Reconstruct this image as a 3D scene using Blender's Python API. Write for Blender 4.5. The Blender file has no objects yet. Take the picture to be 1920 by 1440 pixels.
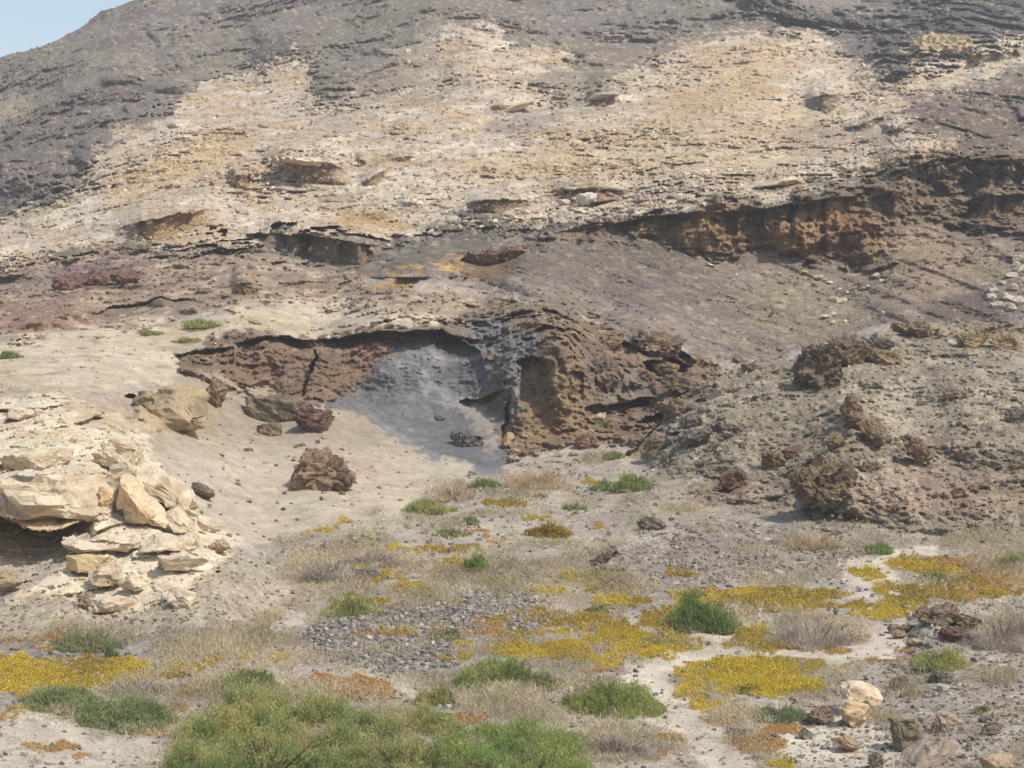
import bpy, math, random
import numpy as np
from mathutils import Vector
rng = np.random.default_rng(7)
random.seed(7)
SC = bpy.context.scene
COL = SC.collection

# ---------------------------------------------------------------- camera, sky, sun, exposure
F = 3200.0            # focal length in photo pixels (1920 wide)
CAM_H = 8.0
PITCH = math.atan(120 / F)
cam = bpy.data.objects.new('camera', bpy.data.cameras.new('camera'))
COL.objects.link(cam); SC.camera = cam
cam.data.sensor_width = 36; cam.data.lens = 36 * F / 1920
cam.data.clip_start = 0.5; cam.data.clip_end = 5000
cam.location = (0, 0, CAM_H); cam.rotation_euler = (math.pi / 2 - PITCH, 0, 0)

SUN_DIR = Vector((0.62, -0.50, 1.05)).normalized()      # towards the sun
sun_el = math.asin(SUN_DIR.z); sun_az = math.atan2(SUN_DIR.x, SUN_DIR.y)
world = bpy.data.worlds.new('World'); SC.world = world; world.use_nodes = True
wn = world.node_tree; wn.nodes.clear()
wo = wn.nodes.new('ShaderNodeOutputWorld'); bg = wn.nodes.new('ShaderNodeBackground')
sky = wn.nodes.new('ShaderNodeTexSky'); sky.sky_type = 'NISHITA'; sky.sun_disc = False
sky.sun_elevation = sun_el; sky.sun_rotation = sun_az
sky.air_density = 1.3; sky.dust_density = 1.6; sky.ozone_density = 1.5
bg.inputs['Strength'].default_value = 0.15
wn.links.new(sky.outputs[0], bg.inputs[0]); wn.links.new(bg.outputs[0], wo.inputs[0])
sun = bpy.data.objects.new('sun', bpy.data.lights.new('sun', 'SUN')); COL.objects.link(sun)
sun.data.energy = 3.6; sun.data.angle = math.radians(0.6); sun.data.color = (1.0, 0.955, 0.89)
sun.rotation_euler = SUN_DIR.to_track_quat('Z', 'Y').to_euler()
SC.view_settings.view_transform = 'Standard'; SC.view_settings.look = 'None'
SC.view_settings.exposure = 0.14; SC.view_settings.gamma = 1.0; SC.view_settings.use_curve_mapping = False
SC.cycles.max_bounces = 5; SC.cycles.diffuse_bounces = 3; SC.cycles.volume_bounces = 1

# ---------------------------------------------------------------- noise
_T = {}
def _tab(seed):
    if seed not in _T:
        _T[seed] = np.random.default_rng(seed + 100).uniform(-1, 1, 64 ** 3).astype(np.float32)
    return _T[seed]
def vn(x, y, z, seed=0):
    T = _tab(seed)
    xi = np.floor(x); yi = np.floor(y); zi = np.floor(z)
    fx = (x - xi).astype(np.float32); fy = (y - yi).astype(np.float32); fz = (z - zi).astype(np.float32)
    fx = fx * fx * (3 - 2 * fx); fy = fy * fy * (3 - 2 * fy); fz = fz * fz * (3 - 2 * fz)
    X0 = xi.astype(np.int32) & 63; Y0 = (yi.astype(np.int32) & 63) << 6; Z0 = (zi.astype(np.int32) & 63) << 12
    X1 = (X0 + 1) & 63; Y1 = (Y0 + 64) & 4095; Z1 = (Z0 + 4096) & 262143
    def L(a, b, t): return a + (b - a) * t
    a = L(L(T[X0 + Y0 + Z0], T[X1 + Y0 + Z0], fx), L(T[X0 + Y1 + Z0], T[X1 + Y1 + Z0], fx), fy)
    b = L(L(T[X0 + Y0 + Z1], T[X1 + Y0 + Z1], fx), L(T[X0 + Y1 + Z1], T[X1 + Y1 + Z1], fx), fy)
    return L(a, b, fz)
def fbm(x, y, z, octs=4, gain=0.5, seed=0, ridged=False):
    s = 0; a = 1.0; n = 0
    for i in range(octs):
        v = vn(x + 17.3 * i, y - 9.1 * i, z + 5.7 * i, seed + i)
        if ridged: v = 1 - 2 * np.abs(v)
        s = s + a * v; n += a; a *= gain
        x, y, z = x * 2.03, y * 2.03, z * 2.03
    return s / n
def facets(x, y, z, seed=0, tilt=0.9):
    """broken-rock pattern: every cell is a tilted plane of its own; returns height, edge distance, cell value"""
    r = np.random.default_rng(seed + 900)
    A = r.random((32768, 7)).astype(np.float32)
    best = np.full(x.shape, 9., np.float32); sec = best.copy(); hh = np.zeros_like(best); cv = np.zeros_like(best)
    bx = np.floor(x - .5); by = np.floor(y - .5); bz = np.floor(z - .5)
    for i in (0, 1):
        for j in (0, 1):
            for k in (0, 1):
                cx = bx + i; cy = by + j; cz = bz + k
                h = ((cx.astype(np.int64) & 31) + ((cy.astype(np.int64) & 31) << 5) + ((cz.astype(np.int64) & 31) << 10))
                R = A[h]
                dx = x - cx - .15 - .7 * R[..., 0]; dy = y - cy - .15 - .7 * R[..., 1]; dz = z - cz - .15 - .7 * R[..., 2]
                d = np.sqrt(dx * dx + dy * dy + dz * dz)
                near = d < best
                sec = np.where(near, best, np.minimum(sec, d))
                hv = (R[..., 3] - .5) + tilt * (dx * (R[..., 4] - .5) + dy * (R[..., 5] - .5) + dz * (R[..., 6] - .5)) * 2
                hh = np.where(near, hv, hh); cv = np.where(near, R[..., 6], cv); best = np.where(near, d, best)
    return hh, sec - best, cv
def sstep(a, b, x):
    t = np.clip((x - a) / (b - a), 0, 1); return t * t * (3 - 2 * t)

# ---------------------------------------------------------------- pixel <-> world
cp, sp = math.cos(PITCH), math.sin(PITCH)
def world_at(px, py, d):
    """point that shows at photo pixel px,py and lies d metres in front of the camera (ground distance)"""
    u = (px - 960) / F; v = (720 - py) / F
    dy = cp + v * sp; dz = -sp + v * cp
    t = d / dy
    return u * t, d + 0 * px, CAM_H + dz * t

xs = np.concatenate([np.linspace(-520, -24, 90)[:-1], np.arange(-20, 1942, 2.1), np.linspace(1946, 2440, 90)])
ys = np.concatenate([np.linspace(-420, -14, 30)[:-1], np.arange(-10, 1452, 2.1), np.linspace(1458, 2100, 34)])
NX, NY = len(xs), len(ys)
GX, GY0 = np.meshgrid(xs, ys)
SKY = [(-520, 200), (-200, 152), (0, 107), (30, 100), (62, 91), (92, 80), (122, 64), (150, 50), (190, 22), (225, 9), (255, -3), (400, -60), (700, -160), (1000, -210), (1500, -260), (2440, -300)]
SKY = np.array(SKY, float)
ysky = np.interp(xs, SKY[:, 0], SKY[:, 1]) + 3.0 * vn(xs / 37, xs * 0, xs * 0 + .5, 3) + 1.6 * vn(xs / 9, xs * 0, xs * 0 + .5, 4)
GY = np.maximum(GY0, ysky[None, :])
OVER = np.maximum(ysky[None, :] - GY0, 0)

def tps(pts, lam=2.0):
    P = np.array(pts, float); X = P[:, :2] / 1000; w = 1.0 / P[:, 2]
    n = len(P)
    def k(r2): return 0.5 * r2 * np.log(r2 + 1e-12)
    K = k(((X[:, None] - X[None]) ** 2).sum(-1)) + lam * 1e-4 * np.eye(n)
    Q = np.hstack([np.ones((n, 1)), X])
    M = np.block([[K, Q], [Q.T, np.zeros((3, 3))]])
    c = np.linalg.solve(M, np.concatenate([w, np.zeros(3)]))
    gx, gy = GX / 1000, GY / 1000
    out = c[n] + c[n + 1] * gx + c[n + 2] * gy
    for i in range(n):
        out = out + c[i] * k((gx - X[i, 0]) ** 2 + (gy - X[i, 1]) ** 2)
    return 1.0 / np.clip(out, 1 / 420, 1 / 14)

BASE = [
 (-520,-400,330),(960,-400,320),(2440,-400,330),(-520,190,250),(-520,420,140),(2440,0,270),(2440,250,150),(2440,450,108),(2440,620,88),
 (0,107,260),(120,64,262),(255,0,262),(600,0,238),(960,0,232),(1300,0,236),(1600,0,255),(1920,0,262),
 (0,200,215),(300,130,215),(450,150,196),(700,100,198),(900,80,192),(1200,60,208),(1450,60,205),
 (0,300,165),(160,290,152),(330,230,160),(0,400,138),
 (0,460,118),(200,400,124),(400,330,132),(600,300,136),(800,250,144),(1000,200,157),(1250,130,182),(1600,150,180),(1700,90,198),(1900,100,195),
 (0,520,104),(300,460,110),(600,400,120),(900,380,118),(1200,330,126),(1500,250,142),(1800,230,144),(1920,250,144),
 (600,500,104),(900,450,108),(1100,430,109),(1300,400,112),(1500,350,118),(1920,340,120),
 (0,570,93),(300,550,95),(600,560,95),(900,560,94),(1100,600,90),(1200,445,110),(1300,480,107.5),(1450,475,108),(1600,495,107),(1300,530,100),(1300,600,93),(1500,660,88),(1500,540,101),(1700,430,109),(1700,340,116),(1800,410,112),(1900,450,105),(1700,600,90),(1920,560,91),
 (-520,640,78),(0,640,79),(300,625,83),(500,615,83),(800,605,84),
 (-520,740,66),(0,720,68),(200,710,70),(330,700,74),(0,790,61),(200,790,61.5),
 (-520,900,52),(0,900,50),(150,900,50),(100,970,48.5),(-520,1100,46),(0,1120,45),(150,1130,44.5),(250,1050,47),(300,980,50),(420,1080,46),
 (400,780,71),(400,860,64),(400,950,57),(600,770,74),(600,860,68),(600,950,60),(800,850,72),(800,930,64),(300,860,60),(500,640,80),(500,735,78.5),
 (650,745,79),(700,640,81),(850,640,82),(850,760,79),(900,860,71),(980,640,80),(1050,600,84),(1050,640,78.5),(1050,800,76),(1050,850,73),
 (1200,640,85),(1200,760,80),(1300,700,83),(1200,850,71),(1380,700,84),
 (1000,900,68),(1200,900,67),(1000,1000,56.5),(500,1000,56),(1300,1000,56.5),(200,1185,42.8),(500,1150,44.6),(700,1100,48),(1200,1100,48.5),(1600,1060,51),(1900,1030,52.5),
 (-520,1200,42),(0,1200,42),(960,1200,42),(1500,1200,42),(1900,1200,40.5),(2440,1200,39),
 (0,1300,36),(960,1300,36),(1600,1300,35.7),(1900,1300,34.5),(-520,1440,30.5),(0,1440,30.5),(960,1440,30.5),(1900,1440,29),(2440,1440,28),
 (-520,2100,17),(960,2100,17),(2440,2100,16.5),(1500,850,68),(1600,950,58.5),(1900,900,60),(1800,750,80),(2440,900,58)]
MOUND = [(1150,870,72),(1200,835,76),(1250,770,77),(1370,692,80),(1480,668,80),(1600,650,79),(1800,618,82),(1920,630,81),(2440,640,80),
 (1300,800,72.5),(1400,780,72.5),(1500,760,72.5),(1600,760,70),(1600,850,65),(1700,700,75),(1800,750,70.5),(1920,750,69.5),(1800,850,63.5),(1920,850,62),(2440,850,58),
 (1250,850,70),(1400,880,65.5),(1500,920,61.5),(1300,930,63),(1600,950,58.5),(1900,950,56),(2440,960,54),(1200,900,67),(1300,1000,56.5),(1600,1010,54.5),(1900,1010,53.5),(2440,1020,51),(1100,950,61)]
D = tps(BASE)
DB = tps(MOUND)
crest = np.interp(xs, [1150,1200,1250,1300,1370,1480,1600,1700,1800,1920,2440], [870,835,770,725,694,668,652,624,618,630,640]) + 5 * vn(xs / 31, xs * 0, xs * 0, 5) + 3 * vn(xs / 11, xs * 0, xs * 0, 6)
mm = (GY > crest[None, :]) & (GX > 1150)
soft = 1 - sstep(960, 1010, GY)
soft = soft * sstep(1150, 1215, GX)
D = np.where(mm, D + (DB - D) * soft, D)

# ---- px-space warp so that every outline wanders
q = GX * 0
WX = GX + 22 * fbm(GX / 120, GY / 90, q, 3, .55, 10) + 10 * vn(GX / 19, GY / 9, q, 14) + 7 * vn(GX / 8, GY / 4, q, 16)
WY = GY + 13 * fbm(GX / 120, GY / 90, q + 9, 3, .55, 10) + 6 * vn(GX / 19, GY / 9, q + 9, 14) + 4 * vn(GX / 8, GY / 4, q + 9, 16)

def sdist(poly, wx=None, wy=None, pad=90):
    """signed distance in photo pixels, positive inside, over the whole grid (cheap: only evaluated near the polygon)"""
    wx = WX if wx is None else wx; wy = WY if wy is None else wy
    P = np.array(poly, float)
    x0, y0 = P.min(0) - pad; x1, y1 = P.max(0) + pad
    out = np.full(GX.shape, -pad, np.float32)
    sel = (wx > x0) & (wx < x1) & (wy > y0) & (wy < y1)
    X = wx[sel]; Y = wy[sel]
    dm = np.full(X.shape, 1e9); ins = np.zeros(X.shape, bool)
    for i in range(len(P)):
        a = P[i]; b = P[(i + 1) % len(P)]
        e = b - a; L2 = (e ** 2).sum() + 1e-9
        t = np.clip(((X - a[0]) * e[0] + (Y - a[1]) * e[1]) / L2, 0, 1)
        dm = np.minimum(dm, (X - a[0] - t * e[0]) ** 2 + (Y - a[1] - t * e[1]) ** 2)
        c = (a[1] > Y) != (b[1] > Y)
        ins ^= c & (X < (b[0] - a[0]) * (Y - a[1]) / (b[1] - a[1] + 1e-12) + a[0])
    dm = np.sqrt(dm)
    out[sel] = np.where(ins, np.minimum(dm, pad), -np.minimum(dm, pad))
    return out
RAG = 0.0
def mask(poly, s=6, **k):
    sd = sdist(poly, **k); r_ = RAG if s <= 14 and 'wx' not in k else 0
    return sstep(-s, s, sd + r_) * (sd > -80)

# ---- relief features, in metres of distance
INNER = []
def recess(top, bot, depth, lip=0.25, lh=14, p=1.1, wig=3.5, seed=0):
    """undercut: below the lip line the rock steps back, and comes out again towards the foot line"""
    global D
    T = np.array(top, float); B = np.array(bot, float)
    x0 = max(T[0, 0], B[0, 0]); x1 = min(T[-1, 0], B[-1, 0])
    c0 = np.searchsorted(xs, x0); c1 = np.searchsorted(xs, x1)
    if c1 <= c0: return
    xx = xs[c0:c1]
    n1 = wig * (vn(xx / 30, xx * 0 + seed, xx * 0, 21) + .5 * vn(xx / 12, xx * 0 + seed, xx * 0, 22) + .15 * vn(xx / 5, xx * 0 + seed, xx * 0, 22))
    n2 = wig * 1.2 * vn(xx / 20, xx * 0 + seed + .5, xx * 0, 23)
    yt = np.interp(xx, T[:, 0], T[:, 1]) + n1; yb = np.interp(xx, B[:, 0], B[:, 1]) + n2
    yb = np.maximum(yb, yt + 1)
    e = np.minimum(xx - x0, x1 - xx) / max((x1 - x0) * .22, 8); tap = np.clip(e, 0, 1) ** .6
    sub = GY[:, c0:c1]
    t = (sub - yt) / (yb - yt)
    inside = (t >= 0) & (t <= 1)
    add = np.where(inside, depth * tap * np.clip(1 - t, 0, 1) ** p, 0)
    ab = (sub < yt) & (sub > yt - lh)
    add = add - np.where(ab, lip * tap * (1 - (yt - sub) / lh) ** .8, 0)
    D[:, c0:c1] += add
    INNER.append((c0, c1, inside * tap))
def scarp(top, bot, rec, lip=0.3, rise=2.4, wig=2.0, seed=0):
    """a true rock step: the bed above runs out to a lip, and below it a wall drops to the foot line"""
    global D
    T = np.array(top, float); B = np.array(bot, float)
    x0 = max(T[0, 0], B[0, 0]); x1 = min(T[-1, 0], B[-1, 0])
    c0 = np.searchsorted(xs, x0); c1 = np.searchsorted(xs, x1)
    if c1 <= c0 + 1: return
    xx = xs[c0:c1]
    n1 = wig * (vn(xx / 30, xx * 0 + seed, xx * 0, 21) + .6 * vn(xx / 12, xx * 0 + seed, xx * 0, 22) + .3 * vn(xx / 5, xx * 0 + seed, xx * 0, 22))
    n2 = wig * vn(xx / 18, xx * 0 + seed + .5, xx * 0, 23)
    yt = np.interp(xx, T[:, 0], T[:, 1]) + n1; yb = np.maximum(np.interp(xx, B[:, 0], B[:, 1]) + n2, yt + 1)
    e = np.minimum(xx - x0, x1 - xx) / max((x1 - x0) * .3, 6); tap = sstep(0, 1, e)
    jb = np.clip(np.interp(yb, ys, np.arange(NY)).astype(int), 0, NY - 1)
    Db = D[jb, np.arange(c0, c1)]
    kw = max(3, min(31, int(len(xx) * .3))) | 1
    Dp_ = np.pad(Db, kw // 2, mode='edge'); Db = np.convolve(Dp_, np.ones(kw) / kw, 'valid')
    Dp_ = np.pad(Db, kw // 2, mode='edge'); Db = np.convolve(Dp_, np.ones(kw) / kw, 'valid')
    sub = GY[:, c0:c1]; h = yb - yt
    t = (sub - yt) / h; inside = (t >= 0) & (t <= 1)
    r_ = rec * (.55 + .6 * vn(xx / 14, xx * 0 + seed + 3, xx * 0, 24))
    tgt = Db[None] + r_[None] * np.clip(1 - t, 0, 1) ** .55
    cur = D[:, c0:c1]
    w = np.where(inside, tap, 0)
    LH = rise * .8 * float(h.mean()) + 5
    u_ = (yt - sub) / LH; ab = (u_ > 0) & (u_ < 1)
    w2 = np.where(ab, tap * (1 - u_) ** 1.3, 0)
    D[:, c0:c1] = cur * (1 - w - w2) + tgt * w + (Db[None] - lip) * w2
    INNER.append((c0, c1, inside * tap))
def pit(poly, depth, s=3, **k):
    global D
    D += depth * mask(poly, s, **k)
def seg_side(line, wl, wr, wx=None, wy=None):
    """bump profile round a polyline, with its own falloff on the left (smaller x) and right side"""
    P = np.array(line, float)
    wx = WX if wx is None else wx; wy = WY if wy is None else wy
    best = np.full(GX.shape, 1e9); side = np.zeros(GX.shape); tt = np.zeros(GX.shape)
    for i in range(len(P) - 1):
        a, b = P[i], P[i + 1]; e = b - a; L = math.hypot(*e)
        t = np.clip(((wx - a[0]) * e[0] + (wy - a[1]) * e[1]) / L ** 2, 0, 1)
        dd = np.hypot(wx - a[0] - t * e[0], wy - a[1] - t * e[1])
        sd = np.sign((wx - a[0]) * e[1] - (wy - a[1]) * e[0])
        n = dd < best
        best = np.where(n, dd, best); side = np.where(n, sd, side); tt = np.where(n, (i + t) / (len(P) - 1), tt)
    if P[-1, 1] < P[0, 1]: side = -side
    w = np.where(side > 0, wr, wl)
    end = np.clip(np.minimum(tt, 1 - tt) * 5, 0.0, 1) ** .7
    return np.exp(-(best / w) ** 1.3) * end
def ridge(line, amp, wl, wr):
    global D
    D -= amp * seg_side(line, wl, wr)

# ================================================================ LAND: relief
# middle limestone scarps and hollows: (lip line, foot line, depth)
HOLLOWS = [
 ([(195,448),(230,428),(300,408),(345,398),(400,392),(430,398)], [(195,450),(240,453),(300,450),(335,436),(390,420),(430,402)], 4.0, .5),
 ([(425,332),(455,326),(482,330)], [(425,350),(455,356),(482,340)], 2.5, .4),
 ([(488,322),(520,309),(560,302),(610,304),(645,316),(676,346)], [(488,326),(530,341),(600,344),(640,346),(676,350)], 4.5, .6),
 ([(665,303),(680,298),(695,304)], [(665,308),(680,313),(695,308)], 2.5, .3),
 ([(670,345),(700,330),(740,308)], [(670,350),(705,347),(740,312)], 3, .5),
 ([(722,300),(750,296),(790,290)], [(722,303),(760,304),(790,295)], 3, .4),
 ([(905,204),(940,197),(1000,196)], [(905,206),(950,209),(1000,200)], 3, .6),
 ([(1095,188),(1130,186),(1170,184)], [(1095,200),(1130,203),(1170,188)], 3, .6),
 ([(860,384),(900,377),(950,374),(1012,378)], [(860,392),(895,402),(940,398),(1012,382)], 3.2, .6),
 ([(1018,358),(1060,357),(1110,352),(1190,356)], [(1018,361),(1060,384),(1110,389),(1190,366)], 4.5, .8),
 ([(1500,190),(1540,178),(1590,174)], [(1500,200),(1550,213),(1590,190)], 3, .5),
 ([(1572,238),(1610,236),(1665,212)], [(1572,246),(1620,246),(1665,222)], 3, .4),
 ([(1700,96),(1760,103),(1818,94)], [(1700,117),(1750,119),(1818,104)], 3.5, .6),
 ([(1810,108),(1860,103),(1930,92)], [(1810,124),(1860,116),(1930,106)], 3, .5),
 ([(1390,345),(1440,341),(1512,328)], [(1390,350),(1450,362),(1512,336)], 4, 1.0),
 ([(1560,322),(1600,316),(1640,312)], [(1560,330),(1600,330),(1640,320)], 2, .4),
 ([(1640,305),(1690,296),(1760,288)], [(1640,320),(1690,330),(1760,318)], 1.6, .5),
 ([(1622,374),(1660,362),(1700,357),(1745,362)], [(1622,396),(1670,407),(1712,404),(1745,378)], 4, .7),
 ([(1805,378),(1860,368),(1960,362)], [(1805,418),(1860,412),(1960,394)], 5, .6),
 ([(1815,318),(1870,318),(1960,322)], [(1815,330),(1870,332),(1960,338)], 2.5, .6),
 ([(470,446),(520,440),(570,437),(640,450),(700,460),(745,456)], [(470,462),(540,474),(600,490),(665,500),(710,486),(745,462)], 6, .8),
 ([(345,485),(400,470),(480,462)], [(345,488),(400,482),(480,468)], 2, .5),
 ([(860,492),(880,478),(930,470),(985,472)], [(860,524),(890,528),(940,524),(985,492)], 3.0, .9),
 ([(-40,522),(40,520),(105,516)], [(-40,530),(40,532),(105,522)], 2.2, .4),
 ([(170,590),(230,572),(300,560),(370,558)], [(170,604),(240,596),(300,574),(370,566)], 1.4, .6),
 ([(430,540),(455,532),(485,540)], [(430,552),(455,556),(485,548)], 1.0, .6),
 ([(510,532),(550,528),(590,524)], [(510,540),(550,538),(590,530)], 1.0, .4),
 ([(20,612),(80,606),(160,612)], [(20,618),(80,622),(160,616)], 1.2, .4),
 ([(1025,440),(1100,420),(1200,412),(1290,402)], [(1025,446),(1100,432),(1200,432),(1290,418)], 1.4, .6),
 ([(1290,392),(1340,388),(1400,384),(1470,392)], [(1290,420),(1340,424),(1400,424),(1470,404)], 1.6, .5),
 ([(175,158),(215,152),(270,152)], [(175,166),(220,160),(270,158)], 3, .6),
 ([(270,172),(310,166),(365,166)], [(270,176),(310,178),(365,176)], 3, .6),
 ([(665,100),(700,98),(740,102)], [(665,104),(700,108),(740,106)], 3, .6),
 ([(1370,2),(1420,4),(1465,-2)], [(1370,14),(1420,24),(1465,6)], 4, .8),
 ([(1575,45),(1600,42),(1620,44)], [(1575,50),(1600,52),(1620,48)], 3, .6),
 ([(320,670),(345,664),(390,654),(440,652)], [(320,680),(345,694),(395,704),(440,712)], 1.3, .35),
 ([(440,648),(480,634),(540,632),(575,636),(600,638)], [(440,712),(480,722),(520,735),(560,744),(600,742)], 2.0, .4),
 ([(592,642),(620,634),(655,628),(720,622),(780,621),(830,620),(862,634),(900,662),(915,716)], [(592,752),(640,728),(700,712),(760,706),(810,730),(850,765),(880,775),(900,772),(915,740)], 3.0, .5),
 ([(860,752),(900,745),(942,735)], [(860,770),(900,792),(942,800)], 1.3, .2),
 ([(968,676),(1000,668),(1040,676)], [(968,750),(1000,790),(1040,790)], 1.3, .3),
 ([(1165,640),(1210,632),(1260,650),(1300,676)], [(1165,660),(1210,692),(1262,694),(1300,690)], 2.2, .8),
 ([(1095,765),(1150,755),(1230,745)], [(1095,800),(1150,806),(1230,795)], 2.2, .3),
 ([(1000,620),(1040,612),(1080,622)], [(1000,636),(1040,640),(1080,636)], .9, .4),
 ([(1200,820),(1240,806),(1290,812)], [(1200,835),(1240,836),(1290,836)], 1.0, .4),
 ([(1060,700),(1075,694),(1095,700)], [(1060,760),(1075,790),(1095,780)], .8, .2),
 ([(845,818),(870,812),(905,822)], [(845,822),(872,842),(905,844)], .4, 1.1),
 ([(-60,866),(0,868),(30,872),(62,862)], [(-60,915),(0,908),(30,892),(62,866)], 1.8, .2),
 ([(-60,955),(0,966),(50,990),(95,994),(150,976),(176,962)], [(-60,1165),(0,1132),(50,1104),(95,1078),(130,1060),(176,1000)], 4.0, .15),
 ([(-30,770),(40,768),(110,762)], [(-30,778),(40,782),(110,770)], .8, .3),
 ([(140,800),(170,786),(195,782)], [(140,806),(172,806),(195,802)], 1.0, .3),
 ([(232,740),(246,736),(262,742)], [(232,764),(246,790),(262,770)], 1.2, .2),
 ([(135,1022),(200,1014),(262,1020)], [(135,1046),(200,1050),(262,1036)], 1.1, .3),
 ([(135,1052),(165,1050),(180,1054)], [(135,1078),(165,1080),(180,1070)], .7, .2),
 ([(1095,1065),(1140,1040),(1170,1030)], [(1095,1075),(1140,1068),(1170,1046)], .5, .3),
]
HOLLOWS += [([(1000,446),(1120,424),(1230,404),(1300,400),(1400,395),(1480,385),(1560,372),(1760,345)], [(1000,452),(1120,440),(1230,440),(1300,485),(1400,460),(1480,480),(1560,478),(1640,490),(1700,420),(1760,350)], 3, .5),
 ([(1600,338),(1700,318),(1760,298),(1860,300),(2000,300)], [(1600,345),(1700,360),(1760,366),(1860,350),(2000,350)], 3, .5)]
# many small undercuts along the dip of the beds
rh = np.random.default_rng(55)
for k_ in range(64):
    if k_ < 34: x_ = rh.uniform(60, 1500); y_ = rh.uniform(150, 470) - .10 * (x_ - 700) * (x_ > 700); w_ = rh.uniform(14, 75); t_ = w_ * rh.uniform(.07, .18); sl = -.14
    elif k_ < 44: x_ = rh.uniform(20, 560); y_ = rh.uniform(500, 610); w_ = rh.uniform(20, 80); t_ = w_ * rh.uniform(.08, .2); sl = -.08
    else: x_ = rh.uniform(0, 1900); y_ = rh.uniform(20, 130) + 130 * (x_ < 350); w_ = rh.uniform(14, 60); t_ = w_ * rh.uniform(.08, .22); sl = -.12
    yl = [y_ - sl * w_ * .5, y_, y_ + sl * w_ * .5]
    HOLLOWS.append(([(x_ - w_ / 2, yl[0]), (x_ - w_ * .1, yl[1] - t_ * .5), (x_ + w_ / 2, yl[2])], [(x_ - w_ / 2, yl[0] + .5), (x_, yl[1] + t_ * .5), (x_ + w_ / 2, yl[2] + .5)], 3.0, .5))
for i, (t, b, dp, lp) in enumerate(HOLLOWS):
    big = max(y for _, y in b) - min(y for _, y in t)
    up_ = t[0][1] < 480 or (t[0][1] < 632 and big < 26 and t[0][0] < 600)
    mx_, my_ = int(np.searchsorted(xs, t[1][0])), int(np.searchsorted(ys, t[1][1]))
    if up_:
        deep_ = t[0][0] in (470, 860, 1805, 1018, 1390, 1622, 1700)
        hm_ = big / F * D[my_, mx_]
        scarp(t, b, (1.1 if deep_ else .38) * hm_, lip=.25 * hm_, rise=1.6 if big > 25 else 2.4, wig=1.2 if big < 20 else 2.4, seed=i * 3.7)
        continue
    if 0: dp = min(dp, (2.0 if t[0][0] in (470, 860, 1805, 1018) else 1.7) * big / F * D[my_, mx_])
    recess(t, b, dp, lip=lp, lh=10 if up_ else 16, wig=1.2 if big < 20 else (2.2 if up_ else 4), seed=i * 3.7, p=.7 if up_ else (.8 if t[0][0] < 300 else 1.1))
pit([(1205,674),(1250,668),(1288,690),(1270,704),(1215,700)], 2.0, 3)
pit([(1192,800),(1228,768),(1252,790),(1215,824)], 1.8, 3)
CW = GX + 5 * vn(GX * 0, GY / 9, GX * 0 + 2, 25) + 2 * vn(GX * 0, GY / 3, GX * 0 + 2, 26)
pit([(592,655),(585,690),(573,735),(566,756),(568,735),(577,690)], 2.6, 1.2, wx=CW, wy=GY)
pit([(950,742),(955,765),(951,800),(944,832),(944,800),(948,765)], .9, 1.5, wx=CW, wy=GY)
# columns and spurs
ridge([(1040,600),(1050,700),(1055,810)], 1.8, 42, 42)
ridge([(955,610),(965,720),(985,840)], 1.0, 22, 18)
ridge([(500,640),(490,720)], .9, 30, 45)
ridge([(640,640),(630,730)], .6, 30, 40)
ridge([(1618,742),(1580,830),(1550,900),(1535,960)], 3.8, 42, 120)
ridge([(1480,690),(1440,760),(1380,830),(1330,900)], 1.6, 60, 90)
ridge([(1850,690),(1820,780),(1790,860)], 1.5, 60, 110)
ridge([(1450,690),(1400,740),(1330,790)], .9, 40, 60)
ridge([(1230,800),(1260,850),(1330,940)], .8, 30, 60)
ridge([(1130,1085),(1180,1010),(1225,980),(1350,1010),(1480,1050)], 1.5, 36, 80)
ridge([(1240,800),(1300,830),(1390,790)], .6, 30, 40)
ridge([(1690,1175),(1760,1150),(1850,1115),(1960,1105)], 1.9, 30, 75)
ridge([(245,745),(262,790),(300,815)], .9, 16, 60)
ridge([(1180,630),(1240,640),(1330,690)], 1.4, 50, 30)
ridge([(1130,680),(1180,730)], .9, 30, 50)
# far relief: gullies and spurs
ridge([(1625,50),(1690,110),(1730,150)], 5, 60, 30)
ridge([(1480,60),(1600,90),(1700,140)], 4, 40, 30)
ridge([(1760,20),(1700,70),(1660,110)], -7, 70, 60)
ridge([(1880,60),(1800,110)], 4, 40, 60)
ridge([(1780,170),(1700,215),(1660,250)], 5, 30, 60)
ridge([(1920,220),(1850,260),(1800,300)], -5, 40, 40)
ridge([(40,200),(110,250),(190,290)], 4, 40, 50)
ridge([(-20,300),(40,330),(120,340)], 5, 40, 30)
ridge([(170,210),(130,300),(150,345)], -4, 30, 20)
ridge([(0,190),(60,215),(140,205)], -3, 30, 30)
ridge([(560,110),(500,200),(430,300)], 2, 60, 90)
ridge([(860,60),(830,120),(800,180)], -3, 40, 40)
ridge([(1120,120),(1060,220),(900,300)], -2.5, 60, 60)
ridge([(1330,500),(1260,440),(1100,450)], 1.5, 60, 60)
ridge([(1600,420),(1620,490)], 2.5, 30, 40)
ridge([(1480,400),(1500,470)], 2, 30, 40)
ridge([(1340,420),(1345,480)], 1.5, 20, 40)
ridge([(1760,330),(1810,400)], 2.5, 30, 40)
for (x, y, a) in [(60,130,3),(190,110,3),(330,60,3),(430,40,-3),(80,170,-3),(240,150,3),(520,70,3),(630,60,-2),(1000,40,2.5),(1150,30,-2.5),(1280,60,2),(1800,30,3),(1900,20,-3),(1500,20,-3),(60,250,4),(20,340,4)]:
    ridge([(x - 50, y + 12), (x + 40, y - 14)], a, 26, 30)

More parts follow.
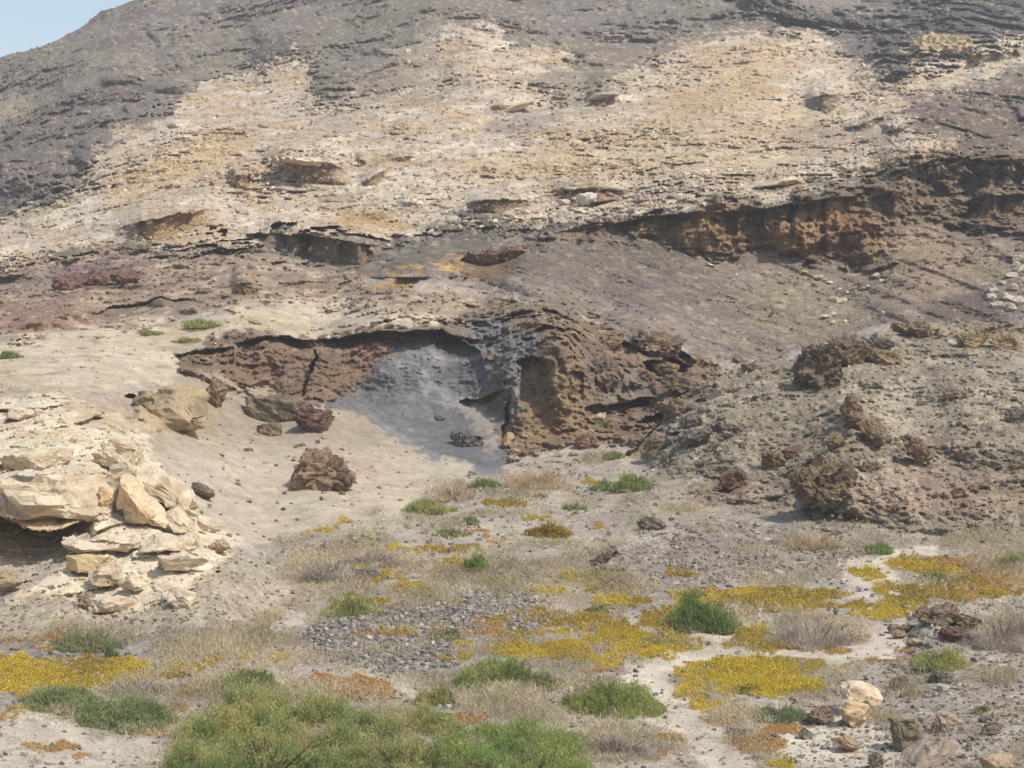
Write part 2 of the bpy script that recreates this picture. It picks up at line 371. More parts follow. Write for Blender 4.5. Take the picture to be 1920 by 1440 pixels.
# ---- kinds of ground (soft masks, used for relief and colour); outlines break along the blocks of the rock
X0_, Y0_, Z0_ = world_at(GX, GY, D)
ra, _, _ = facets((X0_ / 2.6).astype(np.float32), (Y0_ / 5).astype(np.float32), (Z0_ / 1.6).astype(np.float32), 11)
rb, _, _ = facets((X0_ / .8).astype(np.float32), (Y0_ / 1.6).astype(np.float32), (Z0_ / .5).astype(np.float32), 12)
RAG = (20 * ra + 12 * rb) * np.clip((1000 - GY) / 500, .35, 1)
LIME = [(-560,500),(-200,450),(0,418),(110,365),(152,340),(172,292),(232,255),(330,206),(395,155),(470,130),(560,104),(585,118),(600,190),(690,150),(780,62),(850,42),(900,46),(980,84),(1060,96),(1110,160),(1130,150),(1240,110),(1290,84),(1420,58),(1545,62),(1570,100),(1640,125),(1680,150),(1720,118),(1700,88),(1800,72),(1920,66),(2500,40),(2500,120),(1960,110),(1830,145),(1800,168),(1700,215),(1680,240),(1800,255),(1790,300),(1700,318),(1500,338),(1560,360),(1420,380),(1380,420),(1290,395),(1150,415),(1010,430),(960,462),(900,425),(760,450),(640,438),(500,430),(400,460),(330,480),(170,470),(0,510),(-560,560)]
m_lime = mask(LIME, 5)
m_lime *= 1 - .8 * mask([(590,95),(700,60),(830,45),(830,130),(760,170),(700,190),(620,180)], 8)
m_lime *= 1 - .85 * mask([(1010,130),(1110,120),(1150,170),(1080,200),(1000,190)], 8)
m_mid = mask([(640,512),(740,470),(880,405),(960,440),(1010,440),(1150,415),(1400,385),(1640,350),(1960,330),(2500,300),(2500,620),(1900,640),(1700,612),(1600,640),(1480,668),(1380,690),(1180,640),(1040,590),(900,545)], 6)
m_brown = mask([(-560,520),(0,500),(170,478),(330,480),(480,470),(600,495),(660,520),(700,545),(900,545),(1040,590),(1100,620),(860,610),(700,590),(560,570),(400,580),(300,600),(100,640),(-560,640)], 8)
m_plat = mask([(-560,640),(100,630),(300,600),(420,580),(600,570),(860,600),(820,620),(600,636),(480,630),(330,665),(380,690),(260,730),(140,740),(-560,760)], 8)
m_cliff = mask([(320,655),(470,620),(600,624),(820,604),(860,600),(1000,580),(1120,590),(1180,640),(1380,690),(1290,740),(1220,800),(1210,830),(1090,830),(940,870),(900,750),(860,700),(700,740),(590,755),(560,745),(450,735),(330,700)], 5)
m_blue = mask([(735,640),(850,640),(905,670),(950,740),(945,850),(950,885),(900,885),(760,830),(660,770),(600,758),(700,700)], 5)
m_blue = np.maximum(m_blue, mask([(700,770),(800,760),(945,840),(955,890),(900,892),(790,850)], 5))
m_grey2 = mask([(860,610),(930,600),(1000,620),(985,700),(965,800),(945,740),(910,660)], 8)
m_sand = mask([(250,730),(400,700),(560,745),(700,790),(900,880),(850,925),(760,960),(640,985),(500,1015),(430,1030),(380,960),(290,880),(240,800)], 10)
m_sand = m_sand * (1 - m_blue)
m_ledge = mask([(-560,745),(0,730),(140,742),(200,770),(245,795),(300,880),(370,940),(440,1010),(430,1050),(350,1120),(240,1150),(140,1140),(60,1120),(-560,1180)], 7)
m_mound = mask([(1200,845),(1300,730),(1380,690),(1480,668),(1600,645),(1700,605),(1920,610),(2500,600),(2500,1010),(1960,1000),(1700,1000),(1560,990),(1400,960),(1290,950),(1260,900)], 10)
m_low = mask([(1090,1075),(1150,1030),(1220,975),(1400,980),(1560,1010),(1600,1050),(1540,1080),(1300,1095),(1150,1100)], 12)
m_front = mask([(1560,1330),(1620,1270),(1700,1200),(1700,1150),(1850,1110),(2500,1080),(2500,2100),(1420,2100),(1440,1440),(1500,1380)], 14)
m_bank = mask([(-560,1150),(0,1115),(140,1130),(240,1150),(350,1110),(430,1030),(500,1060),(560,1100),(610,1150),(300,1185),(-560,1190)], 9)
m_far = np.clip(1 - np.maximum.reduce([m_lime, m_mid, m_brown, m_plat, m_cliff]), 0, 1) * (GY < 520)
m_floor = np.clip(1 - np.maximum.reduce([m_far, m_lime, m_mid, m_brown, m_plat, m_cliff, m_blue, m_sand, m_ledge, m_mound, m_bank]), 0, 1)

# ---- strata: undercut beds that follow the dip
X0_, Y0_, Z0_ = world_at(GX, GY, D)
s = Z0_ - 0.10 * X0_ - 0.03 * Y0_
def strata(lam, amp, seed, gate=0.0, k=3.0):
    ph = s / lam + 1.3 * fbm(X0_ / (lam * 7), Y0_ / (lam * 7), Z0_ / (lam * 2.5), 3, .5, seed)
    fr = ph - np.floor(ph)
    n = fbm(X0_ / (lam * 2.2), Y0_ / (lam * 6), np.floor(ph) * 3.3, 3, .6, seed + 3)
    return amp * np.clip((n - gate) * 2.2, 0, 1.2) * fr ** k
D += m_lime * (strata(3.4, 1.2, 30, .08, 4) + strata(1.5, .5, 34, .02, 3))
D += m_ledge * (strata(.62, .55, 38, -.05, 3) + strata(.25, .2, 40, 0, 2))
D += m_plat * (strata(.8, .8, 42, .1, 3))
D += m_brown * (strata(2.0, .8, 44, .05, 2.5) + strata(.8, .5, 46, .0, 2))
D += m_mid * sstep(520, 380, GY) * (strata(2.6, .4, 48, .05, 2.5))
D += m_far * (strata(6.0, 1.6, 52, .15, 3) + strata(2.6, .5, 56, .12, 3))
D += m_cliff * strata(1.1, .5, 60, .1, 2)

PX, PY_, PZ = world_at(GX, GY, D)
P = np.stack([PX, PY_, PZ], -1)
P[..., 1] += OVER * .5; P[..., 2] -= OVER * .33

def grid_normals(P):
    du = np.gradient(P, axis=1); dv = np.gradient(P, axis=0)
    n = np.cross(dv, du)
    n /= np.linalg.norm(n, axis=-1, keepdims=True) + 1e-9
    return n
def blur(A, r):
    for ax in (0, 1):
        k = 2 * r + 1
        pad = [(0, 0)] * A.ndim; pad[ax] = (r + 1, r)
        c = np.cumsum(np.pad(A, pad, mode='edge'), axis=ax)
        sl1 = [slice(None)] * A.ndim; sl0 = [slice(None)] * A.ndim
        sl1[ax] = slice(k, None); sl0[ax] = slice(0, -k)
        A = (c[tuple(sl1)] - c[tuple(sl0)]) / k
    return A
Nn = blur(grid_normals(P), 4)
Nn /= np.linalg.norm(Nn, axis=-1, keepdims=True) + 1e-9
Nn[..., 1] -= .25                                     # rock faces push out a little towards the valley
fx, fy, fz = P[..., 0].astype(np.float32), P[..., 1].astype(np.float32), P[..., 2].astype(np.float32)

def N(sc, o=4, g=.5, sd=0, r=False, zs=1.0): return fbm(fx / sc, fy / sc, fz / sc * zs, o, g, sd, r)
# rubble of broken beds on the limestone
f1, e1, c1v = facets(fx / 1.5, fy / 1.9, fz / .55, 1)
f2, e2, c2v = facets(fx / .62, fy / .8, fz / .3, 2)
f3, e3, c3v = facets(fx / .26, fy / .3, fz / .16, 3)
n_big = N(14, 4, .5, 70)
n_mid = N(3.2, 4, .55, 74)
n_sml = N(.8, 4, .6, 78)
n_rdg = N(2.2, 5, .55, 82, True)
n_tiny = N(.22, 3, .6, 86)
patch = sstep(-.15, .35, N(9, 3, .5, 90))
Rw = np.linalg.norm(np.diff(P, axis=0, append=P[-1:]), axis=-1); Rw = np.minimum(Rw, np.roll(Rw, 1, 0)) * .5 + Rw * .5; Rw = np.maximum(Rw, .6 * blur(Rw, 4))
def att(s_): return np.clip(s_ / (1.0 * Rw), 0, 1) ** 1.2
f1 = f1 * att(1.2); f2 = f2 * att(.5); f3 = f3 * att(.22); n_tiny = n_tiny * att(.18); n_sml = n_sml * att(.6); n_rdg = n_rdg * (.3 + .7 * att(1.6))
disp = m_far * (2.6 * N(24, 3, .5, 94) + 1.8 * N(9, 3, .5, 96) * att(5) + 1.3 * np.abs(n_rdg) * patch + .35 * n_mid + .30 * f1 * patch + .16 * f2)
disp += m_lime * (.36 * f1 * (.5 + patch) + .24 * f2 * (.5 + patch) + .3 * n_mid + .10 * n_sml)
disp += m_mid * (.5 * n_mid * sstep(560, 420, GY) + .2 * n_mid + .10 * f2 * (patch + .3) + .09 * n_sml + .07 * f3 + .8 * n_rdg * sstep(520, 400, GY - .04 * (GX - 1300)) )
BAND = mask([(1000,450),(1120,425),(1230,402),(1290,395),(1400,400),(1480,380),(1640,345),(1760,280),(1960,270),(1960,425),(1820,432),(1770,400),(1660,425),(1645,505),(1560,475),(1500,492),(1420,455),(1345,485),(1290,492),(1240,440),(1040,456)], 8)
TR = mask([(1380,-20),(1500,10),(1640,20),(2440,-100),(2440,60),(1860,85),(1740,130),(1690,150),(1620,60),(1450,50)], 10)
disp += BAND * (1.0 * N(5.5, 4, .55, 202, True) * att(3) + .8 * N(1.6, 4, .6, 204) * att(1) + .3 * f1 + .25 * f2)
disp += TR * (3.0 * N(9, 4, .55, 206, True) * att(5) + .8 * f1)
cr = (-.36 * GX + .93 * GY); rill = fbm(cr / 15, (.93 * GX + .36 * GY) / 260, GX * 0, 3, .6, 230)
disp += m_mid * sstep(440, 500, GY) * (1 - BAND) * (.45 * rill + .18 * N(2.2, 4, .6, 234))
disp += m_brown * (.45 * n_rdg + .30 * n_mid + .12 * f2 + .1 * n_sml)
disp += m_plat * (.14 * n_mid + .05 * n_sml + .06 * f2 * patch)
disp += m_cliff * (1 - .8 * m_blue) * (.6 * n_rdg + .45 * N(1.1, 4, .6, 98) + .14 * f2 + .12 * f3 + .06 * n_tiny)
disp += m_blue * sstep(800, 740, GY) * (.24 * N(1.6, 4, .6, 220) + .12 * N(.5, 4, .65, 224, True) + .05 * f3)
disp += m_blue * (.14 * n_sml + .03 * f3 + .03 * f2 + .04 * n_tiny + .25 * N(1.6, 3, .5, 99) * sstep(800, 740, GY))
disp += m_sand * (1 - m_ledge) * (.10 * n_mid + .03 * n_sml + .02 * n_tiny)
disp += m_ledge * (.12 * f2 + .07 * f3 + .14 * n_mid * (.3 + .7 * att(2)) + .03 * n_sml)
disp += m_mound * (.8 * N(6, 3, .5, 108) + .4 * N(2.4, 3, .5, 240, True) + .34 * n_mid + .12 * n_sml + .30 * np.clip(n_rdg, 0, 1) * patch + .10 * f3 + .10 * np.clip(N(.5, 3, .6, 102) - .2, 0, 1))
disp += m_low * (.12 * n_sml + .08 * f3 + .15 * np.clip(N(1.0, 3, .5, 105), 0, 1))
disp += m_bank * (.12 * n_mid + .06 * n_sml + .04 * f3)
disp += m_front * (.12 * n_mid + .05 * n_sml + .04 * f3)
disp += m_floor * (.10 * n_mid + .03 * n_sml)
edge = sstep(0, 25, GY - ysky[None, :]) 
disp *= .25 + .75 * edge
camv = P - np.array([0, 0, CAM_H]); camv /= np.linalg.norm(camv, axis=-1, keepdims=True)
cosv = np.abs((Nn * camv).sum(-1))
P -= camv * (disp / np.clip(cosv, .24, 1))[..., None]

# ================================================================ LAND: colour
def lin(c):
    c = np.array(c, float) / 255
    return np.where(c <= .04045, c / 12.92, ((c + .055) / 1.055) ** 2.4)
KA = 0.80
WARM = np.array([1.03, .995, .94])
def alb(*c): return lin(c) * KA * WARM
C = np.empty(GX.shape + (3,)); C[:] = alb(172, 160, 146)
def lay(c, m, o=1.0):
    global C
    C += (alb(*c) - C) * (np.clip(m, 0, 1) * o)[..., None]
w1 = N(11, 4, .55, 110); w2 = N(4, 4, .6, 114); w3 = N(1.3, 4, .65, 118); w4 = N(.45, 3, .6, 122)
w5 = fbm(fx / 16 - fy / 40, fy / 30, fz / 2.2, 4, .6, 126)
streak = fbm((fx + .6 * fy) / 2.2, (fy - .6 * fx) / 14, fz / 5, 4, .6, 130)
# far hill
lay((140, 132, 126), m_far)
lay((132, 126, 110), m_far * sstep(0, .4, w1), .9)
lay((120, 109, 110), m_far * sstep(.05, .35, -w1), .9)
lay((158, 149, 138), m_far * sstep(.15, .5, w5), .6)
lay((105, 98, 96), m_far * sstep(.2, .5, w2), .5)
for poly, c, o in [
    ([(-520,330),(0,255),(60,235),(170,215),(215,250),(170,290),(150,340),(100,365),(0,418),(-520,470)], (128,118,118), .8),
    ([(460,95),(520,72),(565,72),(540,92),(470,112)], (88,78,84), .8),
    ([(600,90),(700,60),(790,60),(760,110),(700,130),(620,150)], (138,134,128), .8),
    ([(665,128),(720,128),(800,148),(790,165),(690,180)], (122,104,104), .8),
    ([(0,190),(55,192),(60,215),(10,235),(-200,240),(-200,190)], (176,164,142), .8),
    ([(1100,110),(1250,60),(1400,70),(1260,108),(1130,150)], (148,135,127), .8),
    ([(850,-20),(1300,-20),(1400,80),(1200,70),(950,50)], (132,125,124), .6),
    ([(1380,10),(1650,20),(1760,-60),(2440,-100),(2440,60),(1830,80),(1700,100),(1640,130),(1600,60),(1450,50)], (100,96,94), .75),
    ([(1560,70),(1620,75),(1680,140),(1640,150),(1560,100)], (124,115,118), .8)]:
    lay(c, mask(poly, 10) * m_far, o)
lay((92, 88, 86), TR, .8)
C *= (1 - .10 * m_far)[..., None]
# limestone
lay((201, 186, 165), m_lime)
lay((182, 163, 136), m_lime * sstep(-.1, .45, w2), .8)
lay((222, 211, 192), m_lime * sstep(.1, .45, -w3), .8)
lay((226, 214, 194), m_lime * sstep(.15, .4, fbm(GX / 60 + GY / 25, (GY + .16 * GX) / 9, GX * 0, 4, .6, 250)), .7)
lay((168, 150, 128), m_lime * sstep(.15, .4, -fbm(GX / 60 + GY / 25, (GY + .16 * GX) / 9, GX * 0, 4, .6, 250)), .45)
lay((178, 160, 138), m_lime * sstep(.15, .5, w3), .6)
lay((150, 136, 122), m_lime * sstep(.25, .5, w4 + .3 * w2), .6)
lay((190, 157, 116), m_lime * sstep(.0, .35, streak) * sstep(-.3, .3, w1 + .2), .5)
for poly, c, o in [
    ([(1230,160),(1300,100),(1450,78),(1480,120),(1420,200),(1280,230),(1200,200)], (186,156,112), .5),
    ([(850,300),(1100,240),(1500,200),(1640,270),(1500,310),(1100,340),(900,350)], (190,164,122), .45),
    ([(650,420),(700,405),(760,412),(720,432),(630,430)], (186,152,100), .7),
    ([(610,412),(700,404),(690,418),(620,422)], (186,146,92), .6),
    ([(170,340),(330,290),(420,250),(470,260),(330,350),(220,375)], (200,166,110), .5),
    ([(590,100),(640,110),(700,180),(690,250),(600,240),(560,160)], (166,152,136), .55),
    ([(1480,240),(1620,250),(1700,262),(1560,290),(1460,270)], (150,138,128), .55),
    ([(1640,140),(1700,180),(1650,210),(1590,170),(1560,120)], (214,194,168), .6),
    ([(930,215),(1060,205),(1060,235),(980,250),(900,250)], (140,130,126), .7),
    ([(1100,110),(1180,160),(1110,215),(1050,200)], (146,134,126), .5),
    ([(850,110),(790,140),(740,190),(830,200),(900,160)], (146,142,124), .55)]:
    lay(c, mask(poly, 14) * m_lime, o)
# middle scree
lay((143, 132, 127), m_mid)
lay((128, 119, 122), m_mid * sstep(-.1, .4, w2 + .3 * w1), .7)
lay((150, 136, 118), m_mid * sstep(0, .5, streak), .6)
lay((118, 104, 92), m_mid * sstep(540, 440, GY) * sstep(900, 1050, GX) * sstep(-.3, .2, w3 + w2), .65)
for poly, c, o in [
    ([(700,500),(760,450),(900,400),(1000,430),(860,500),(780,520),(700,520)], (112,108,104), .85),
    ([(1040,460),(1250,430),(1330,500),(1400,600),(1200,560),(1060,520)], (122,113,108), .75),
    ([(1200,420),(1350,390),(1440,420),(1420,480),(1300,470)], (120,100,86), .8),
    ([(1430,420),(1600,380),(1640,480),(1560,470),(1500,500)], (128,106,94), .7),
    ([(1640,430),(1760,420),(1900,480),(1780,560),(1640,560),(1600,500)], (156,139,121), .85),
    ([(1400,500),(1560,500),(1640,600),(1540,660),(1400,600)], (148,136,117), .7),
    ([(1750,560),(1830,545),(1880,570),(1860,610),(1740,605)], (112,98,96), .85),
    ([(1700,180),(1800,160),(1960,150),(1960,250),(1800,300),(1720,240)], (112,98,92), .8),
    ([(1780,260),(1960,280),(1960,440),(1820,430),(1790,340)], (112,98,88), .75),
    ([(1640,340),(1800,320),(1810,400),(1700,420),(1640,400)], (140,120,98), .7),
    ([(1640,300),(1760,270),(1800,290),(1780,330),(1650,335)], (166,140,104), .8),
    ([(1640,412),(1660,430),(1760,420),(1740,408)], (150,142,124), .6)]:
    lay(c, mask(poly, 10), o)
lay((122, 106, 90), BAND, .75)
lay((96, 84, 74), BAND * sstep(0, .3, w3), .6)
lay((142, 129, 112), BAND * sstep(.05, .4, -w3), .6)
lay((196, 154, 92), mask([(670,538),(730,512),(800,498),(868,490),(866,515),(800,522),(720,545)], 5), .85)
lay((205, 188, 156), mask([(780,508),(850,498),(850,506),(780,514)], 4), .6)
lay((112, 103, 98), m_mid * (1 - BAND) * sstep(.0, .4, fbm((-.36 * GX + .93 * GY) / 15, (.93 * GX + .36 * GY) / 260, GX * 0, 3, .6, 230)), .45)
# brown banks on the left
lay((158, 139, 118), m_brown)
lay((134, 112, 96), m_brown * sstep(-.1, .4, w2), .7)
lay((178, 160, 136), m_brown * sstep(0, .5, w3), .6)
lay((122, 88, 76), mask([(98,520),(150,498),(270,505),(262,530),(160,552),(98,548)], 5), .8)
lay((140, 104, 92), mask([(0,590),(80,560),(200,585),(160,630),(0,630)], 8), .55)
lay((132, 122, 120), mask([(0,545),(100,540),(240,520),(300,500),(260,490),(100,510),(0,530)], 8), .5)
lay((132, 124, 120), mask([(420,480),(600,500),(620,520),(500,505)], 8), .3)
lay((180, 164, 138), mask([(440,560),(700,560),(860,580),(850,612),(600,606),(420,600)], 10), .7)
# plateau
lay((192, 178, 154), m_plat)
lay((214, 201, 176), m_plat * sstep(0, .5, w3), .6)
lay((170, 152, 122), m_plat * sstep(.05, .5, w2), .6)
lay((186, 164, 108), m_plat * sstep(.15, .4, streak), .4)
# cliff
lay((132, 112, 92), m_cliff)
lay((108, 92, 78), m_cliff * sstep(0, .4, w3), .7)
lay((154, 132, 106), m_cliff * sstep(.05, .5, -w3), .7)
lay((132, 109, 90), mask([(450,660),(570,650),(640,640),(780,640),(720,710),(590,755),(560,750),(450,730)], 8), .75)
lay((160, 124, 104), mask([(640,650),(700,640),(700,700),(640,720)], 10) * sstep(0, .3, w3), .7)
lay((142, 122, 92), mask([(980,700),(1090,680),(1095,820),(1000,840),(960,820)], 8), .7)
lay((132, 116, 94), mask([(900,560),(1060,570),(1130,620),(1020,600),(900,600)], 8), .7)
lay((124, 116, 106), mask([(1100,660),(1200,690),(1220,760),(1120,760)], 12), .6)
lay((122, 121, 122), m_grey2, .8)
lay((112, 111, 112), m_blue * (1 - .7 * mask([(860,745),(945,735),(945,840),(900,850),(870,800)], 8)))
lay((152, 152, 158), m_blue * sstep(0, .35, w3) * mask([(740,640),(880,660),(890,760),(780,770),(700,730)], 12), .6)
lay((150, 150, 154), m_blue * sstep(.1, .5, streak) * (GY > 760), .6)
lay((110, 104, 102), mask([(850,812),(905,815),(905,850),(855,845)], 6), .7)
lay((142, 130, 118), mask([(600,758),(700,775),(800,850),(860,895),(700,820),(620,790)], 10), .55)
# sand apron
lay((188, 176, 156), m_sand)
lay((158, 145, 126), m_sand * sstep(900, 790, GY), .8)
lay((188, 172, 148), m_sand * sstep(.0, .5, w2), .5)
lay((170, 136, 108), mask([(660,868),(720,860),(720,890),(670,884)], 9), .35)
# pale ledge
lay((218, 204, 178), m_ledge)
lay((230, 218, 196), m_ledge * sstep(0, .4, w3), .6)
lay((200, 176, 140), m_ledge * sstep(.15, .5, w2), .55)
lay((196, 152, 98), mask([(-60,930),(0,940),(60,980),(140,970),(180,940),(170,1000),(40,1000),(-60,990)], 8), .5)
lay((180, 160, 130), mask([(140,745),(260,740),(300,800),(220,810),(160,790)], 9), .6)
lay((186, 176, 162), mask([(-60,1000),(60,1005),(150,1000),(140,1050),(60,1100),(-60,1150)], 8), .9)
lay((188, 164, 128), mask([(250,740),(330,720),(410,740),(390,800),(320,815),(260,790)], 8), .6)
lay((150, 134, 110), mask([(330,740),(410,740),(390,805),(300,815)], 12), .5)
lay((180, 168, 146), m_bank)
lay((160, 148, 132), m_bank * sstep(0, .4, w3), .6)
lay((158, 152, 146), mask([(420,1180),(600,1150),(620,1160),(450,1190),(250,1195)], 5), .8)
# mound
lay((152, 141, 122), m_mound)
lay((140, 128, 108), m_mound * sstep(-.05, .4, w2), .7)
lay((182, 168, 146), m_mound * sstep(0, .45, -w2 + .3 * w3), .75)
lay((128, 112, 96), m_mound * sstep(.1, .5, w3), .6)
lay((166, 138, 116), mask([(1560,920),(1700,880),(1900,900),(1920,960),(1650,970)], 20), .5)
lay((178, 166, 146), mask([(1600,720),(1750,720),(1700,840),(1620,780)], 16), .6)
lay((134, 114, 100), mask([(1290,900),(1420,870),(1500,900),(1480,960),(1320,960)], 14), .55)
lay((152, 140, 130), m_low)
lay((132, 122, 116), m_low * sstep(0, .4, w3), .6)
# valley floor
lay((150, 142, 134), m_floor * sstep(0, .35, w2) * (1 - m_low), .7)
lay((188, 178, 160), m_floor * sstep(.05, .4, -w2), .7)
grey_rubble = np.clip(mask([(560,1190),(640,1160),(900,1120),(1000,1130),(1000,1180),(860,1190),(860,1250),(740,1260),(600,1230)], 14) + mask([(850,1110),(1000,1110),(1010,1170),(870,1170)], 14) + mask([(60,1228),(200,1228),(200,1246),(0,1246)], 8), 0, 1)
lay((120, 116, 112), grey_rubble, .7)
lay((170, 160, 146), m_front)
lay((146, 138, 128), m_front * sstep(0, .4, w3), .6)
PATH = [(1340,2100),(1330,1440),(1290,1390),(1230,1350),(1170,1290),(1180,1240),(1260,1205),(1330,1188),(1400,1182),(1520,1165),(1580,1185),(1660,1175),(1690,1150),(1600,1110),(1570,1060),(1640,1048),(1760,1030),(1730,1045),(1680,1060),(1680,1100),(1730,1140),(1700,1185),(1660,1230),(1560,1235),(1420,1225),(1320,1240),(1250,1270),(1250,1310),(1340,1350),(1400,1440),(1420,2100)]
m_path = sstep(-6, 6, sdist(PATH) + 8)
for p_ in ([(0,1335),(90,1330),(180,1390),(300,1375),(320,1430),(200,1450),(-200,1500),(-200,1340)], [(640,1262),(760,1262),(800,1330),(880,1350),(860,1330),(700,1290)], [(250,1160),(450,1190),(620,1165),(600,1150),(440,1175)], [(1600,1330),(1640,1380),(1800,1440),(1500,1440),(1440,1400)]):
    m_path = np.maximum(m_path, mask(p_, 8) * .8)
litter = None
lay((205, 194, 176), m_path * m_floor + m_path * m_front * .6, .9)
# inner walls of the hollows: brown rock tone, darkened to paint in shade
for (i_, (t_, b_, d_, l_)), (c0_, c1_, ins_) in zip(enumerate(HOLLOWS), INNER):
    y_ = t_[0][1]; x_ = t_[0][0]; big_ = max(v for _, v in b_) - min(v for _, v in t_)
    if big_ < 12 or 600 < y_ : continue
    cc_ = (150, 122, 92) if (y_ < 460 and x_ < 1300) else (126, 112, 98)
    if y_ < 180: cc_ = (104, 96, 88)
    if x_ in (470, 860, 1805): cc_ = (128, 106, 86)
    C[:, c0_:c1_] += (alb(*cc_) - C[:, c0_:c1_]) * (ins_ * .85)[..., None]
# specks of broken stone: real pieces of another colour, cell by cell
pale = (c2v > .86) * sstep(.03, .12, e2)
lay((214, 200, 176), pale * (m_far * .5 + m_mid * .25 + m_mound * .25 + m_brown * .5 + m_cliff * .1), .7)
dark = (c2v < .12) * sstep(.03, .12, e2)
lay((112, 100, 90), dark * (m_lime * .8 + m_plat * .5 + m_brown * .6 + m_mound * .6 + m_ledge * .15), .6)
dk3 = (c3v < .12) * sstep(.03, .1, e3)
lay((112, 104, 96), dk3 * (m_floor * .6 + m_mound * .7 + m_bank * .6 + m_sand * .25 + m_low * .8 + m_front * .8), .6)
lt3 = (c3v > .9) * sstep(.03, .1, e3)
lay((206, 196, 180), lt3 * (m_floor * .4 + m_mound * .5 + m_bank * .6 + m_low * .5 + m_front * .6 + m_blue * .2), .6)
C *= (1 + .20 * (1 - .5 * m_lime) * np.clip(w4 * 1.4, -1, 1) + .12 * w3 + .06 * N(.2, 2, .6, 210))[..., None]
C *= (1 + .16 * (c1v - .5) * (m_lime + m_cliff + BAND) + .12 * (c2v - .5))[..., None]
C *= 1 + np.clip(m_far + m_mid, 0, 1)[..., None] * np.array([.04, .005, -.10])
C = np.clip(C, .02, .8)

# mats of low succulents: where they grow (their litter tints the ground beneath)
def ell(cx, cy, w, h, s=.35):
    r = np.sqrt(((WX - cx) / (w * .5)) ** 2 + ((WY - cy) / (h * .5)) ** 2)
    return 1 - sstep(1 - s, 1 + s * .4, r)
matn = fbm(GX / 30, GY / 6, GX * 0 + 4, 3, .6, 170)
def mat_mask(L, thr=.45):
    m = np.zeros(GX.shape)
    for e in L: m = np.maximum(m, ell(*e[:4]))
    return sstep(thr - .06, thr + .42, m * 1.15 + .55 * matn)
YEL = [(1090,1165,220,24),(1180,1195,160,26),(1020,1185,120,14),(1250,1215,120,18),(1080,1235,140,16),(960,1215,120,12),(1360,1180,120,16),(1130,1100,100,12),(850,1060,120,10),(700,1130,80,10),(1660,1110,90,18),(1300,1290,60,40),(1120,1180,150,26),(1060,1215,120,20),(1170,1130,130,16),(960,1195,90,14),(860,1235,90,10),(770,1110,90,10),(840,1130,60,8),(1300,1140,120,20),(1540,1115,120,16),(1500,1250,120,30),(1350,1250,160,24),(1290,1300,70,20),(1230,1235,90,14),(1130,1245,90,14),(720,1060,70,8),(1010,1105,80,8),(930,1090,60,8),(450,1225,60,8),(200,1240,200,20),(1860,1110,100,20),(1600,1200,60,12),(120,1265,360,62),(330,1252,90,26),(20,1238,90,24),(40,1290,140,34),(60,1330,90,16),(705,1092,130,14),(655,1076,70,18),(595,1001,60,10),(680,1007,40,6),(775,1032,230,10),(640,985,40,8),(945,948,90,14),(1122,905,56,9),(1240,1160,90,40),
       (1215,1200,200,46),(1180,1222,120,30),(1150,1175,110,30),(1100,1152,70,20),(1410,1120,330,34),(1480,1140,200,18),(1610,1073,66,26),(1640,1090,60,10),(1655,1150,110,36),(1590,1140,60,24),(1440,1210,190,30),(1400,1185,120,18),(1400,1262,300,34),(1440,1290,260,40),(1320,1322,90,26),(1280,1262,60,18),(1420,1245,160,20),
       (1730,1060,150,34),(1740,1110,130,34),(1700,1128,90,18),(1790,1090,100,30),(980,1226,130,20),(875,1211,50,12),(940,1168,70,14),(1010,1150,110,12),(1100,1205,90,18),(1290,1075,60,10),(1180,1108,60,12),(1060,1085,60,10),(880,1030,60,12),(740,1190,110,10),(560,1070,30,8),(1130,1080,80,8),(380,1240,70,10),(520,1230,60,10),(1010,975,60,9),(1460,1440,60,14),(100,1398,0,0)]
ORA = [(70,1196,160,18),(90,1218,60,12),(100,1255,50,14),(20,1345,60,10),(370,1292,110,26),(330,1320,60,12),(290,1365,60,14),(660,1290,170,42),(590,1272,100,12),(880,1350,100,26),(700,1196,140,10),(1430,1398,130,44),(1480,1370,90,20),(1250,1384,60,12),(1230,1410,40,20),(1110,1262,90,14),(90,1405,110,12),(150,1420,40,8),(60,1400,50,10),(900,1180,120,26),(820,1170,60,12),(900,1160,70,12),(1850,1075,190,60),(1780,1050,130,30),(1800,1110,110,20),(1300,1160,60,20),(1380,1150,80,14),(1350,1105,130,14),(1560,1222,70,8),(1660,1240,90,10),(1590,1243,40,8),(900,1000,70,10),(940,1017,40,10),(1000,1225,60,12),(1690,1222,50,8),(1020,1060,40,8),(520,1330,0,0),(1350,1352,90,10),(1070,1385,60,20),(560,1440,60,20),(170,1340,40,14),(1130,990,40,8),(1540,1160,60,10)]
fl = (GY > 880)
my = mat_mask(YEL) * fl; mo = mat_mask(ORA) * fl
mo = mo * (1 - my)
